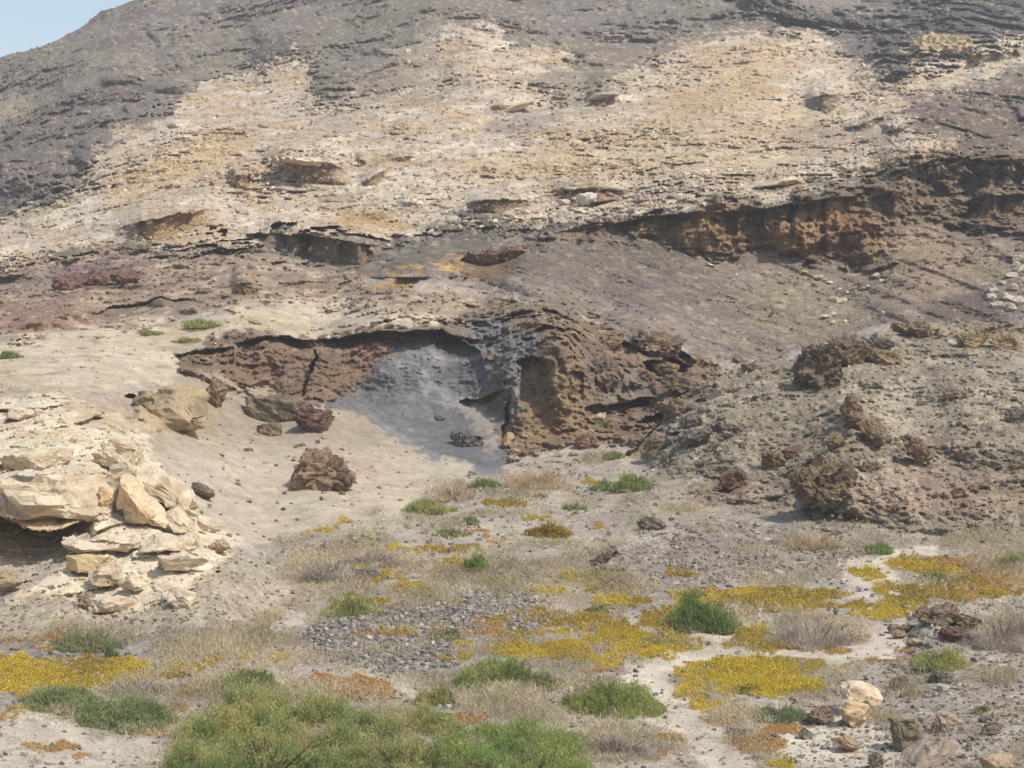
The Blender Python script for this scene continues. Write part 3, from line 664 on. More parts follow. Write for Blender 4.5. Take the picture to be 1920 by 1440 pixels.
DRY = [(620,1060,170,60),(590,1090,110,50),(660,1035,140,26),(760,1060,150,50),(700,1015,120,26),(880,1085,200,60),(800,1120,150,40),(1050,1075,190,60),(1160,1100,160,50),(970,1120,140,40),(1080,1120,120,30),(930,1150,100,30),(760,1150,150,40),(700,1180,90,20),(850,925,90,34),(1000,905,160,44),(1100,935,90,24),(960,930,120,30),(1210,850,60,30),(1120,860,60,20),(400,1225,200,40),(500,1160,60,24),(250,1290,120,44),(330,1215,100,30),(520,1235,90,34),(600,1230,100,26),(700,1225,180,26),(780,1265,130,24),(1100,1210,180,36),(1200,1240,60,20),(1150,1400,200,60),(1000,1340,190,40),(960,1315,120,24),(900,1320,100,20),(1290,1215,60,14),(1520,1190,210,56),(1400,1215,80,20),(1880,1185,170,76),(1520,1018,130,34),(1400,1030,110,14),(1830,1015,200,40),(1900,1060,90,60),(1080,1290,90,30),(740,1262,80,20),(1280,960,80,20),(1200,940,90,20),(1240,900,60,16),(1340,1350,60,20),(560,1130,60,24),(430,1255,100,18),(150,1185,200,14),(1000,1200,90,20),(1450,1350,120,20),(1560,1270,40,14),(1700,1300,60,24),(1650,1350,70,20),(1040,1250,120,26),(860,1395,60,20),(1360,1395,60,20),(900,970,120,16),(700,960,60,14),(1060,1020,120,20),(470,1185,90,16),(650,930,0,0),(1870,1280,120,14),(150,1330,50,18)]
md = np.zeros(GX.shape)
for e in DRY: md = np.maximum(md, ell(*e, s=.6))
base_ = sstep(-.25, .3, fbm(GX / 60, GY / 20, GX * 0 + 60, 3, .55, 195)) * sstep(880, 1000, GY) * m_floor * (1 - .9 * m_path) * .75
base_ *= 1 - .75 * np.clip(m_low + m_front, 0, 1)
base_ *= 1 - mask([(0,1360),(330,1380),(330,1500),(-300,1500),(-300,1370)], 10) * .7
md = np.maximum(md, .62 * base_)
md *= (GY > 830) * (1 - .8 * grey_rubble) * (1 - .75 * my)

lay((168, 140, 66), my, .85)
lay((186, 136, 74), mo, .6)
lay((172, 158, 132), np.clip(md, 0, 1) * (1 - my) * (1 - mo), .5)

# ================================================================ materials
def node(nt, t, **kw):
    n = nt.nodes.new(t)
    for k, v in kw.items(): setattr(n, k, v)
    return n
def earth_material(name, scale, bump=.5, dist=.06, vary=.22, rough=.95):
    """colour from the mineral map on the mesh, finer grain, pebbles and relief from nodes"""
    m = bpy.data.materials.new(name); m.use_nodes = True; nt = m.node_tree; nt.nodes.clear(); L = nt.links.new
    out = node(nt, 'ShaderNodeOutputMaterial'); b = node(nt, 'ShaderNodeBsdfPrincipled')
    b.inputs['Roughness'].default_value = rough; b.inputs['Specular IOR Level'].default_value = .2
    at = node(nt, 'ShaderNodeAttribute', attribute_name='Col')
    tc = node(nt, 'ShaderNodeTexCoord')
    n1 = node(nt, 'ShaderNodeTexNoise'); n1.inputs['Scale'].default_value = scale; n1.inputs['Detail'].default_value = 8; n1.inputs['Roughness'].default_value = .68
    v1 = node(nt, 'ShaderNodeTexVoronoi'); v1.inputs['Scale'].default_value = scale * 2.6
    L(tc.outputs['Object'], n1.inputs['Vector']); L(tc.outputs['Object'], v1.inputs['Vector'])
    mr = node(nt, 'ShaderNodeMapRange'); mr.inputs[1].default_value = .3; mr.inputs[2].default_value = .7
    mr.inputs[3].default_value = 1 - vary; mr.inputs[4].default_value = 1 + vary
    L(n1.outputs['Fac'], mr.inputs[0])
    sv = node(nt, 'ShaderNodeSeparateColor'); L(v1.outputs['Color'], sv.inputs[0])
    mr2 = node(nt, 'ShaderNodeMapRange'); mr2.inputs[3].default_value = 1 - vary * .6; mr2.inputs[4].default_value = 1 + vary * .6
    L(sv.outputs[0], mr2.inputs[0])
    mu = node(nt, 'ShaderNodeMath', operation='MULTIPLY'); L(mr.outputs[0], mu.inputs[0]); L(mr2.outputs[0], mu.inputs[1])
    vm = node(nt, 'ShaderNodeVectorMath', operation='SCALE'); L(at.outputs['Color'], vm.inputs[0]); L(mu.outputs[0], vm.inputs['Scale'])
    L(vm.outputs[0], b.inputs['Base Color'])
    ad = node(nt, 'ShaderNodeMath', operation='MULTIPLY_ADD'); L(v1.outputs['Distance'], ad.inputs[0]); ad.inputs[1].default_value = -.6; L(n1.outputs['Fac'], ad.inputs[2])
    bp = node(nt, 'ShaderNodeBump'); bp.inputs['Strength'].default_value = bump; bp.inputs['Distance'].default_value = dist
    L(ad.outputs[0], bp.inputs['Height']); L(bp.outputs[0], b.inputs['Normal']); L(b.outputs[0], out.inputs[0])
    return m
M_FAR = earth_material('volcanic_scree', 2.6, .75, .2, .32)
M_LIM = earth_material('limestone_far', 2.6, .7, .14, .28)
M_ROCK = earth_material('rough_rock', 4.0, .7, .07)
M_SAND = earth_material('sandy_earth', 5.0, .4, .03, .12)
M_GRAV = earth_material('gravelly_earth', 7.0, .7, .04, .28)
M_PALE = earth_material('pale_limestone', 4.5, .5, .04, .12)
def leaf_material(name, trans=.4, rough=.7):
    m = bpy.data.materials.new(name); m.use_nodes = True; nt = m.node_tree; nt.nodes.clear(); L = nt.links.new
    out = node(nt, 'ShaderNodeOutputMaterial'); at = node(nt, 'ShaderNodeAttribute', attribute_name='Col')
    d = node(nt, 'ShaderNodeBsdfDiffuse'); t = node(nt, 'ShaderNodeBsdfTranslucent'); mx = node(nt, 'ShaderNodeMixShader')
    tc = node(nt, 'ShaderNodeTexCoord'); n1 = node(nt, 'ShaderNodeTexNoise'); n1.inputs['Scale'].default_value = 3
    L(tc.outputs['Object'], n1.inputs['Vector'])
    mr = node(nt, 'ShaderNodeMapRange'); mr.inputs[3].default_value = .75; mr.inputs[4].default_value = 1.25; L(n1.outputs['Fac'], mr.inputs[0])
    vm = node(nt, 'ShaderNodeVectorMath', operation='SCALE'); L(at.outputs['Color'], vm.inputs[0]); L(mr.outputs[0], vm.inputs['Scale'])
    L(vm.outputs[0], d.inputs[0]); L(vm.outputs[0], t.inputs[0]); mx.inputs[0].default_value = trans
    L(d.outputs[0], mx.inputs[1]); L(t.outputs[0], mx.inputs[2]); L(mx.outputs[0], out.inputs[0])
    return m
M_LEAF = leaf_material('shrub_leaves'); M_MAT = leaf_material('succulent_mat', .2); M_TWIG = leaf_material('dry_twigs', .25)

def make_mesh(name, V, faces, cols, mat, smooth=True):
    """V (n,3); faces (m,k) all of one size; cols (n,3)"""
    me = bpy.data.meshes.new(name)
    n, k = faces.shape
    me.vertices.add(len(V)); me.vertices.foreach_set('co', np.ascontiguousarray(V, np.float32).ravel())
    me.loops.add(n * k); me.loops.foreach_set('vertex_index', np.ascontiguousarray(faces, np.int32).ravel())
    me.polygons.add(n); me.polygons.foreach_set('loop_start', np.arange(0, n * k, k, dtype=np.int32))
    me.polygons.foreach_set('use_smooth', np.full(n, smooth))
    a = me.color_attributes.new('Col', 'FLOAT_COLOR', 'POINT')
    c4 = np.ones((len(V), 4), np.float32); c4[:, :3] = cols
    a.data.foreach_set('color', c4.ravel())
    me.update(calc_edges=True)
    if mat: me.materials.append(mat)
    return me
def link(name, me, loc=(0, 0, 0), rot=(0, 0, 0), parent=None, **props):
    o = bpy.data.objects.new(name, me); COL.objects.link(o); o.location = loc; o.rotation_euler = rot
    if parent: o.parent = parent
    for k, v in props.items():
        if v: o[k] = v
    return o

# ================================================================ LAND: split the sheet into its landforms
order = ['volcanic_hill', 'limestone_slope', 'scree_slope', 'earth_bank', 'plateau', 'cliff', 'talus_cone', 'sand_slope', 'valley_floor', 'path', 'gravel_bank', 'rocky_mound', 'gravel_mound', 'roadside_ground', 'limestone_ledge']
rid = np.zeros(GX.shape, np.int8)
for nm, m in [('valley_floor', (GY > 520).astype(float)), ('limestone_slope', m_lime), ('scree_slope', m_mid), ('earth_bank', m_brown), ('plateau', m_plat), ('cliff', m_cliff), ('talus_cone', m_blue), ('sand_slope', m_sand), ('gravel_bank', m_bank), ('gravel_mound', m_low), ('roadside_ground', m_front), ('path', m_path * (GY > 1000)), ('rocky_mound', m_mound), ('limestone_ledge', m_ledge)]:
    rid[m > .5] = order.index(nm)
idx = np.arange(NX * NY).reshape(NY, NX)
quads = np.stack([idx[:-1, :-1], idx[1:, :-1], idx[1:, 1:], idx[:-1, 1:]], -1).reshape(-1, 4)
# plain skyline cells: keep the back slope too (it goes down behind the crest)
qr = np.median(np.stack([rid[:-1, :-1], rid[1:, :-1], rid[1:, 1:]], -1), axis=-1).astype(int).ravel()
PV = P.reshape(-1, 3); CV = C.reshape(-1, 3)
mats = {'volcanic_hill': M_FAR, 'limestone_slope': M_LIM, 'scree_slope': M_FAR, 'earth_bank': M_ROCK, 'plateau': M_PALE, 'cliff': M_ROCK, 'talus_cone': M_SAND, 'sand_slope': M_SAND, 'valley_floor': M_GRAV, 'path': M_SAND, 'gravel_bank': M_GRAV, 'rocky_mound': M_GRAV, 'gravel_mound': M_GRAV, 'roadside_ground': M_GRAV, 'limestone_ledge': M_PALE}
for i, nm in enumerate(order):
    q = quads[qr == i]
    if not len(q): continue
    used, inv = np.unique(q, return_inverse=True)
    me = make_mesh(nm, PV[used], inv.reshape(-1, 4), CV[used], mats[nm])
    link(nm, me, kind='structure')
# the plain goes on beyond the part in view
gv = np.array([[-700, -300, -1.6], [700, -300, -1.6], [700, 1000, -1.6], [-700, 1000, -1.6]], float)
link('ground', make_mesh('ground', gv, np.array([[0, 1, 2, 3]]), np.tile(alb(178, 165, 146), (4, 1)), M_GRAV), kind='structure')

def g_at(px, py):
    """the ground point seen at a photo pixel"""
    px = np.atleast_1d(np.asarray(px, float)); py = np.atleast_1d(np.asarray(py, float))
    fi = np.interp(px, xs, np.arange(NX)); fj = np.interp(py, ys, np.arange(NY))
    i = np.minimum(fi.astype(int), NX - 2); j = np.minimum(fj.astype(int), NY - 2)
    a = (fi - i)[:, None]; b = (fj - j)[:, None]
    return (P[j, i] * (1 - a) + P[j, i + 1] * a) * (1 - b) + (P[j + 1, i] * (1 - a) + P[j + 1, i + 1] * a) * b
def m_at(m, px, py):
    i = np.clip(np.interp(px, xs, np.arange(NX)).astype(int), 0, NX - 1); j = np.clip(np.interp(py, ys, np.arange(NY)).astype(int), 0, NY - 1)
    return m[j, i]

# ================================================================ ROCKS
def icosphere(sub):
    import bmesh
    bm = bmesh.new(); bmesh.ops.create_icosphere(bm, subdivisions=sub, radius=1)
    V = np.array([v.co[:] for v in bm.verts]); Fc = np.array([[v.index for v in f.verts] for f in bm.faces]); bm.free()
    return V, Fc
ICO = {s_: icosphere(s_) for s_ in (1, 3, 4, 5)}
def rock_mesh(name, kind, dims, col, col2, seed, sub=4, mat=None):
    V0, Fc = ICO[sub]; V = V0.copy(); r = np.random.default_rng(seed)
    dims = np.array(dims, float) / 2
    if kind in ('block', 'slab'):
        n = 17 if kind == 'block' else 12
        V = np.sign(V) * np.abs(V) ** .62
        V /= np.abs(V).max(0)
        for k in range(n):
            nn = r.normal(size=3); nn /= np.linalg.norm(nn)
            if kind == 'slab': nn[2] *= .25; nn /= np.linalg.norm(nn)
            o = r.uniform(.5, .9)
            V -= np.maximum(0, V @ nn - o)[:, None] * nn
    else:
        V = np.sign(V) * np.abs(V) ** .8
        for k in range(13):
            nn = r.normal(size=3); nn /= np.linalg.norm(nn); o = r.uniform(.5, .9)
            V -= (1.0 * np.maximum(0, V @ nn - o))[:, None] * nn
    V = V / np.abs(V).max(0)
    V = V * dims
    size = float(np.prod(dims) ** (1 / 3)); sx, sy_, sz = (r.uniform(0, 50, 3))
    x, y, z = V[:, 0] / size + sx, V[:, 1] / size + sy_, V[:, 2] / size + sz
    Nr = V / (dims ** 2); Nr /= np.linalg.norm(Nr, axis=1, keepdims=True) + 1e-9
    if kind == 'rough':
        hh, ee, _ = facets(x * 2.2, y * 2.2, z * 2.6, seed % 50, 1.2)
        h2_, _, _ = facets(x * 5, y * 5, z * 6, seed % 41, 1.2)
        dsp = .16 * fbm(x * 1.3, y * 1.3, z * 1.3, 3, .5, 140) + .17 * fbm(x * 3, y * 3, z * 4, 4, .65, 141, True) + .13 * hh + .15 * h2_ + .15 * fbm(x * 7, y * 7, z * 8, 3, .65, 144)
    elif kind == 'strata':
        dsp = .28 * fbm(x * 1.3, y * 1.3, z * 1.3, 3, .5, 140) + .22 * fbm(x * 1.4, y * 1.4, z * 7, 3, .6, 146, True) + .09 * fbm(x * 9, y * 9, z * 12, 2, .6, 144)
    else:
        hh, ee, _ = facets(x * 1.6, y * 1.6, z * 2.4, seed % 50)
        dsp = .16 * hh + .11 * fbm(x * 2, y * 2, z * 6, 4, .6, 150) + .05 * fbm(x * 9, y * 9, z * 9, 3, .6, 144)
    V = V + Nr * (dsp * size)[:, None]
    w = fbm(x * 1.8, y * 1.8, z * 3.5, 4, .6, 152)
    c = alb(*col) + (alb(*col2) - alb(*col)) * sstep(-.15, .35, w)[:, None]
    c = c * (1 + .18 * fbm(x * 6, y * 6, z * 6, 3, .6, 155))[:, None]
    return make_mesh(name, V, Fc, np.clip(c, .02, .8), mat or (M_PALE if kind in ('block', 'slab') else M_ROCK), smooth=False)
BR, BR2 = (148, 128, 102), (112, 94, 76)      # brown conglomerate
LS, LS2 = (216, 202, 178), (192, 171, 142)   # pale limestone
GR, GR2 = (128, 118, 108), (104, 96, 90)
RD, RD2 = (128, 100, 88), (104, 80, 74)
_rn = [0]
def rock(name, cat, cx, cy, w, h, kind, cols, label, roll=0, yaw=None, dep=.8, sink=.38, group=None, sub=None, back=0, at_=None):
    _rn[0] += 1; k = _rn[0]
    gx_, gy_ = at_ or (cx, cy + h * sink)
    d = float(g_at(gx_, gy_)[0][1]) - back
    X, Y, Z = world_at(np.float64(cx), np.float64(cy), np.float64(d))
    sc_ = d / F; W = w * sc_; H = h * sc_
    rr = math.radians(roll); c_, s_ = abs(math.cos(rr)), abs(math.sin(rr))
    if roll:                                       # w,h are along the rock's own axes
        pass
    me = rock_mesh(name, kind, (W * 1.06, max(W * dep, H * .8), H * 1.06), cols[0], cols[1], 300 + k, sub or (5 if w > 90 else 4 if w > 26 else 3))
    return link(name, me, (X, Y + max(W * dep, H * .8) * .12, Z), (0, rr, math.radians(yaw if yaw is not None else (k * 37) % 30 - 15)), label=label, category=cat, group=group)
B, K = (BR, BR2), (LS, LS2)
G_, R_ = (GR, GR2), (RD, RD2)
ROCKS = [
 ('boulder', 601, 886, 124, 76, 'rough', B, 'large rough brown boulder alone on the pale sand slope', 0),
 ('boulder', 505, 765, 128, 56, 'strata', ((136,122,98), (106,92,76)), 'long ribbed brown rock leaning out below the cave wall', 14),
 ('boulder', 585, 790, 72, 44, 'rough', R_, 'reddish brown rock at the right end of the long ribbed rock', 12),
 ('boulder', 506, 806, 46, 24, 'rough', B, 'small grey brown rock under the long ribbed rock', 0),
 ('boulder', 383, 921, 52, 20, 'strata', G_, 'dark streaked flat rock on the sand left of the boulder', 18),
 ('boulder', 330, 762, 150, 96, 'block', ((176,158,128), (142,126,102)), 'large tan block with cracked top hanging over the sand slope', -6),
 ('boulder', 402, 736, 30, 62, 'rough', B, 'brown knob at the right corner of the tan block', 18),
 ('rock_slab', 222, 860, 92, 66, 'block', K, 'upper pale limestone block above the dark gap of the ledge', 8),
 ('rock_slab', 226, 908, 62, 78, 'block', K, 'upright pale block closing the dark gap in the ledge', 0),
 ('rock_slab', 197, 934, 34, 40, 'block', ((222,196,158), (196,160,118)), 'small orange tinted block wedged in the ledge gap', 10),
 ('rock_slab', 300, 922, 160, 62, 'block', K, 'long pale slab sloping down to the right over the ledge', 36),
 ('rock_slab', 262, 956, 130, 64, 'block', ((228,206,174), (206,178,142)), 'leaning pale slab under the long sloping slab', 40),
 ('rock_slab', 338, 984, 84, 34, 'block', K, 'pale block at the foot of the sloping slabs', 24),
 ('rock_slab', 379, 985, 26, 22, 'block', K, 'small rounded pale block, left one of a pair at the ledge end', 0),
 ('rock_slab', 403, 990, 26, 18, 'block', K, 'small rounded pale block, right one of a pair at the ledge end', 10),
 ('rock_slab', 210, 1013, 186, 26, 'slab', K, 'thin wide limestone plate jutting out under the leaning slab', -1),
 ('rock_slab', 322, 1022, 120, 32, 'slab', K, 'broken limestone plate right of the thin wide plate', 3),
 ('rock_slab', 335, 1056, 118, 24, 'slab', K, 'limestone plate overhanging a pale hollow near the ledge foot', -2),
 ('rock_slab', 158, 1058, 80, 30, 'slab', ((214,190,148), (190,160,112)), 'tan plate jutting left into the shaded alcove', 4),
 ('rock_slab', 206, 1048, 26, 14, 'block', K, 'little square pale block on top of the lower ledge', 0),
 ('boulder', 192, 1082, 72, 50, 'block', ((206,188,164), (176,154,132)), 'pitted pinkish boulder on the lower ledge', 0),
 ('boulder', 242, 1090, 54, 34, 'block', K, 'smooth pale boulder beside the pitted pinkish one', -14),
 ('rock_slab', 342, 1126, 62, 34, 'slab', K, 'pale flat rock with a pebble on top on the earth bank', 10),
 ('rock_slab', 208, 1138, 84, 30, 'slab', K, 'lowest pale plate sticking out of the earth bank', 0),
 ('boulder', 158, 1128, 36, 30, 'rough', ((160,140,124), (132,112,98)), 'brown crumbly rock left of the lowest plate', 0),
 ('boulder', 412, 1024, 44, 20, 'rough', ((190,172,146), (160,138,112)), 'brownish tilted rock at the right tip of the ledge', -18),
 ('boulder', 84, 934, 232, 112, 'block', K, 'thick pale cap rock overhanging the shaded alcove', -3),
 ('rock_slab', 70, 862, 150, 26, 'slab', K, 'thin cracked limestone layer above the thick cap rock', -5),
 ('boulder', 9, 1092, 60, 42, 'block', ((176,158,132), (150,132,108)), 'tan squared block lying in the shaded alcove', -14),
 ('rock_slab', 40, 777, 70, 18, 'slab', K, 'pale flat stones on top of the plateau edge', 6),
 # the mound on the right
 ('boulder', 1530, 695, 92, 78, 'rough', ((120,106,88), (92,80,70)), 'big dark crag on the crest of the stony mound', 0),
 ('boulder', 1590, 665, 70, 56, 'rough', ((134,112,94), (104,86,74)), 'brown crag joined to the big dark crag, on its right', -10),
 ('boulder', 1655, 668, 84, 28, 'rough', ((150,130,96), (120,104,80)), 'long tan rock with a shadow beneath on the mound crest', 4),
 ('boulder', 1648, 645, 56, 20, 'rough', G_, 'grey flat rock on top of the long tan rock', -6),
 ('boulder', 1714, 618, 72, 28, 'rough', B, 'squarish brown rock on the skyline of the mound', 4),
 ('boulder', 1818, 640, 62, 30, 'rough', ((154,134,100), (124,106,82)), 'rounded tan rock near the right end of the mound crest', 4),
 ('boulder', 1888, 642, 64, 28, 'rough', ((160,138,108), (130,110,88)), 'tan rock at the photo edge beside the rounded tan one', 8),
 ('boulder', 1594, 768, 32, 48, 'rough', B, 'upright brown rock at the top of the mound spur', -24),
 ('boulder', 1642, 812, 34, 68, 'rough', B, 'long brown rock lying down the right side of the spur', -34),
 ('boulder', 1564, 832, 30, 34, 'rough', ((152,132,102), (120,102,82)), 'pointed tan rock standing in the middle of the spur', 0),
 ('boulder', 1606, 792, 44, 30, 'rough', B, 'brown rock just under the upright rock of the spur', 20),
 ('boulder', 1720, 846, 30, 68, 'rough', ((150,130,108), (118,98,82)), 'two part leaning rock alone on the open mound face', -38),
 ('boulder', 1448, 862, 46, 36, 'rough', B, 'rounded brown rock left of the spur', 0),
 ('boulder', 1486, 850, 44, 20, 'rough', R_, 'dark flat rock just right of the rounded brown rock', -6),
 ('boulder', 1545, 900, 110, 52, 'rough', ((130,112,88), (98,84, 70)), 'wide dark crag at the foot of the spur', -16),
 ('boulder', 1632, 876, 30, 26, 'rough', B, 'small brown rock right of the wide crag', 0),
 ('boulder', 1552, 868, 44, 22, 'rough', ((150,132,110), (122,104,88)), 'tan rock above the wide crag', 0),
 ('boulder', 1372, 905, 66, 34, 'rough', R_, 'purplish rock on the lower left of the mound', -22),
 ('boulder', 1308, 824, 60, 34, 'rough', G_, 'dark rock at the gully mouth, right of the green tuft', -14),
 ('boulder', 1232, 826, 60, 26, 'rough', ((140,126,108), (110,98,84)), 'slanting rock at the end of the gully behind the brush', -22),
 ('boulder', 1265, 768, 60, 40, 'rough', B, 'brown rock in the dark corner under the hollow', 10),
 ('boulder', 1292, 792, 46, 26, 'rough', G_, 'grey brown rock piled above the gully mouth', -6),
 ('boulder', 1150, 642, 50, 26, 'rough', B, 'brown rock capping the crags right of the column', -8),
 ('boulder', 1228, 650, 96, 44, 'rough', ((142,120,98), (106,90,76)), 'broad brown crag with a shaded hollow beneath it', 8),
 ('boulder', 1140, 700, 66, 54, 'rough', ((130,114,94), (100,88,76)), 'bulging dark crag immediately right of the column', -10),
 ('boulder', 1190, 735, 74, 44, 'rough', ((138,118,94), (108,92,76)), 'brown crag bulging above the dark gully corner', 24),
 ('boulder', 1280, 722, 70, 24, 'rough', ((136,118,96), (104,90,76)), 'long brown crag sloping down into the gully corner', 12),
 ('boulder', 1110, 745, 36, 50, 'rough', B, 'narrow brown crag wedged against the column', 0),
 ('boulder', 1255, 690, 60, 22, 'rough', B, 'flat brown crag below the shaded hollow', 14),
 ('boulder', 1330, 740, 40, 24, 'rough', G_, 'grey crag where the mound meets the gully', 20),
 ('boulder', 1792, 738, 40, 20, 'rough', ((174,154,130), (146,124,102)), 'low pale brown rock on the upper mound face', 4),
 ('boulder', 1686, 716, 16, 14, 'block', ((200,184,160), (170,150,126)), 'small pale stone on the upper mound face', 0),
 ('boulder', 1906, 872, 30, 22, 'rough', B, 'brown rock at the right photo edge low on the mound', 0),
 ('boulder', 1796, 920, 24, 16, 'rough', B, 'small brown rock low on the mound, left one of two', 0),
 ('boulder', 1824, 916, 20, 16, 'rough', G_, 'small grey rock low on the mound, right one of two', 0),
 ('boulder', 1905, 782, 50, 24, 'rough', G_, 'grey rock at the right photo edge halfway up the mound', 6),
 ('boulder', 1410, 690, 34, 14, 'rough', B, 'small brown rock on the left end of the mound crest', 6),
 ('boulder', 1385, 672, 22, 18, 'rough', B, 'lone brown knob left of the mound crest', 0),
 # scarps above
 ('boulder', 925, 482, 104, 26, 'rough', ((142,120,98), (108,90,76)), 'brown beak of rock overhanging the orange patch', -3),
 ('boulder', 1757, 84, 118, 34, 'rough', ((206,186,150), (168,146,112)), 'isolated tan crag with a dark hollow near the top right', 2),
 ('boulder', 1098, 375, 40, 26, 'block', ((204,200,190), (184,178,166)), 'pointed whitish rock standing before the dark hollow', 0),
 ('boulder', 1057, 380, 26, 12, 'block', ((208,198,180), (186,172,150)), 'rounded whitish rock left of the pointed one', 0),
 ('boulder', 1162, 374, 12, 10, 'block', K, 'small pale stone right of the pointed whitish rock', 0),
 ('boulder', 184, 524, 70, 26, 'rough', R_, 'dark red rock outcrop in the left bank', -4),
 ('boulder', 130, 532, 60, 28, 'rough', ((132,104,94), (108,84,78)), 'reddish outcrop at the left end of the red rocks', 6),
 ('boulder', 240, 522, 60, 20, 'rough', R_, 'dark red rock, right end of the red rocks', -4),
 ('boulder', 460, 540, 44, 26, 'rough', B, 'brown hollowed knob in the middle of the left bank', 0),
 ('boulder', 1450, 344, 120, 12, 'slab', ((216,204,180), (190,174,146)), 'straight pale beam of rock over a dark hollow', -7),
 ('boulder', 1122, 352, 110, 7, 'slab', ((200,190,170), (160,146,126)), 'thin grey roof slab above the whitish rocks', 1),
 ('boulder', 962, 205, 80, 8, 'slab', K, 'thin pale ledge high on the limestone slope', -22),
 ('boulder', 1130, 182, 70, 7, 'slab', ((150,138,124), (120,108,98)), 'thin dark roof slab above the ochre grass slope', -6),
 ('boulder', 580, 304, 170, 9, 'slab', K, 'long pale lip above the double hollow on the left', 4),
 ('boulder', 874, 826, 62, 26, 'rough', ((116,108,104), (92,86,84)), 'dark knobbly rock on the blue grey talus', 16),
 ('boulder', 825, 784, 20, 10, 'rough', ((112,106,104), (92,86,84)), 'small dark rock above the knobbly one on the talus', 20),
 ('boulder', 953, 822, 26, 32, 'block', ((186,162,120), (156,134,100)), 'ochre block at the foot of the cleft', 0),
 ('boulder', 965, 846, 24, 14, 'block', ((170,148,116), (146,124,96)), 'tan stone just below the ochre block', 10),
 ('boulder', 1100, 826, 40, 34, 'rough', ((146,118,98), (120,98,82)), 'brown cone of earth at the foot of the column', 0),
 ('boulder', 1118, 784, 44, 12, 'rough', ((190,172,146), (156,138,114)), 'pale flat rock beside the column foot', -12),
 ('boulder', 967, 744, 16, 34, 'block', ((150,144,132), (124,118,108)), 'smooth grey stone stuck in the cleft', 4),
 ('rock_slab', 683, 1078, 68, 16, 'rough', ((118,108,104), (92,84,82)), 'dark purple flat rock among the yellow mats', 6),
 ('boulder', 1225, 982, 50, 20, 'rough', G_, 'grey crumbly rock at the top of the gravel mound', 0),
 ('boulder', 1122, 1052, 52, 16, 'rough', R_, 'purplish rock on the left flank of the gravel mound', -32),
 # lower right
 ('boulder', 1755, 1155, 84, 36, 'rough', ((142,124,104), (108,92,80)), 'knobbly brown outcrop beside the grey bush', -6),
 ('boulder', 1812, 1168, 52, 30, 'rough', ((150,130,110), (118,100,86)), 'brown rock on the right shoulder of the knobbly outcrop', 18),
 ('boulder', 1790, 1192, 60, 26, 'rough', R_, 'purplish rock under the knobbly outcrop', 10),
 ('boulder', 1676, 1180, 26, 18, 'rough', ((168,150,128), (134,116,98)), 'rounded tan stone at the left of the knobbly outcrop', 0),
 ('boulder', 1702, 1178, 50, 12, 'rough', B, 'flat brown stone leaning on the knobbly outcrop', -14),
 ('boulder', 1684, 1191, 26, 16, 'rough', ((160,140,118), (130,112,96)), 'brown stone just below the flat leaning one', 0),
 ('boulder', 1712, 1204, 26, 14, 'block', ((176,158,138), (150,130,110)), 'light brown stone by the path below the outcrop', 0),
 ('boulder', 1612, 1312, 84, 62, 'block', ((222,206,180), (196,172,142)), 'broad pointed top of the pale mushroom shaped boulder', 0),
 ('boulder', 1602, 1342, 66, 50, 'block', ((206,182,148), (176,150,118)), 'tan lower half of the pale mushroom shaped boulder', 0),
 ('boulder', 1538, 1345, 52, 34, 'rough', ((136,120,108), (108,94,84)), 'reddish brown boulder left of the pale mushroom boulder', 10),
 ('boulder', 1529, 1321, 18, 12, 'block', ((200,184,160), (176,156,132)), 'small pale stone on the ground behind the reddish boulder', 0),
 ('boulder', 1773, 1355, 48, 44, 'block', ((176,156,138), (140,122,108)), 'two toned upright stone right of the tall split rock', 0),
 ('boulder', 1700, 1376, 66, 84, 'block', ((136,126,104), (112,102,86)), 'tall olive brown rock with a knob on top', 8),
 ('boulder', 1722, 1352, 16, 14, 'rough', R_, 'dark knob on top of the tall olive brown rock', 0),
 ('rock_slab', 1738, 1426, 128, 30, 'slab', ((170,154,138), (146,132,118)), 'long pinkish brown slab slanting up beside the tall rock', -38),
 ('boulder', 1586, 1397, 54, 32, 'block', ((172,146,114), (140,116,90)), 'angular brown stone with a pale side below the mushroom boulder', 14),
 ('boulder', 1511, 1377, 30, 22, 'block', ((132,126,108), (108,102,88)), 'grey green wedge shaped stone left of the angular one', 20),
 ('boulder', 1610, 1418, 24, 10, 'block', K, 'thin white stone near the bottom edge', -8),
 ('boulder', 1769, 1290, 24, 15, 'block', ((190,190,184), (166,164,156)), 'smooth bluish white stone on the bank', 0),
 ('boulder', 1762, 1272, 46, 20, 'rough', G_, 'grey brown rock just above the bluish white stone', 8),
 ('boulder', 1880, 1432, 76, 36, 'block', ((186,164,138), (150,130,110)), 'tan broken boulder in the bottom right corner', 8),
 ('boulder', 1644, 1430, 30, 26, 'rough', G_, 'speckled grey stone on the bottom edge', 0),
 ('boulder', 1384, 1374, 46, 8, 'rough', ((130,116,108), (104,92,86)), 'thin dark flat stone lying across the path', 8),
 ('boulder', 1826, 1238, 14, 12, 'rough', G_, 'small dark stone right of the yellow green bush', 0),
 ('boulder', 1862, 1368, 40, 22, 'rough', G_, 'purple grey stones on the right bank', -10),
 ('boulder', 1690, 1284, 40, 20, 'rough', G_, 'grey rock behind the mushroom boulder', -20),
 ('boulder', 1845, 1350, 22, 12, 'rough', G_, 'little purplish stone above the purple grey ones', 0),
]
for nm, cx, cy, w, h, kd, cc, lb, rl in ROCKS:
    rock(nm, 'rock' if nm == 'rock_slab' else 'boulder', cx, cy, w, h, kd, cc, lb, rl,
         at_=(60, 905) if 'cap rock' in lb and 'thick' in lb else None, back=.5 if cx < 440 and cy > 820 and cy < 1120 else 0) if 'thick pale cap' not in lb else rock(nm, 'rock', cx, cy, w, h, kd, cc, lb, rl, at_=(90, 905), back=1.3)
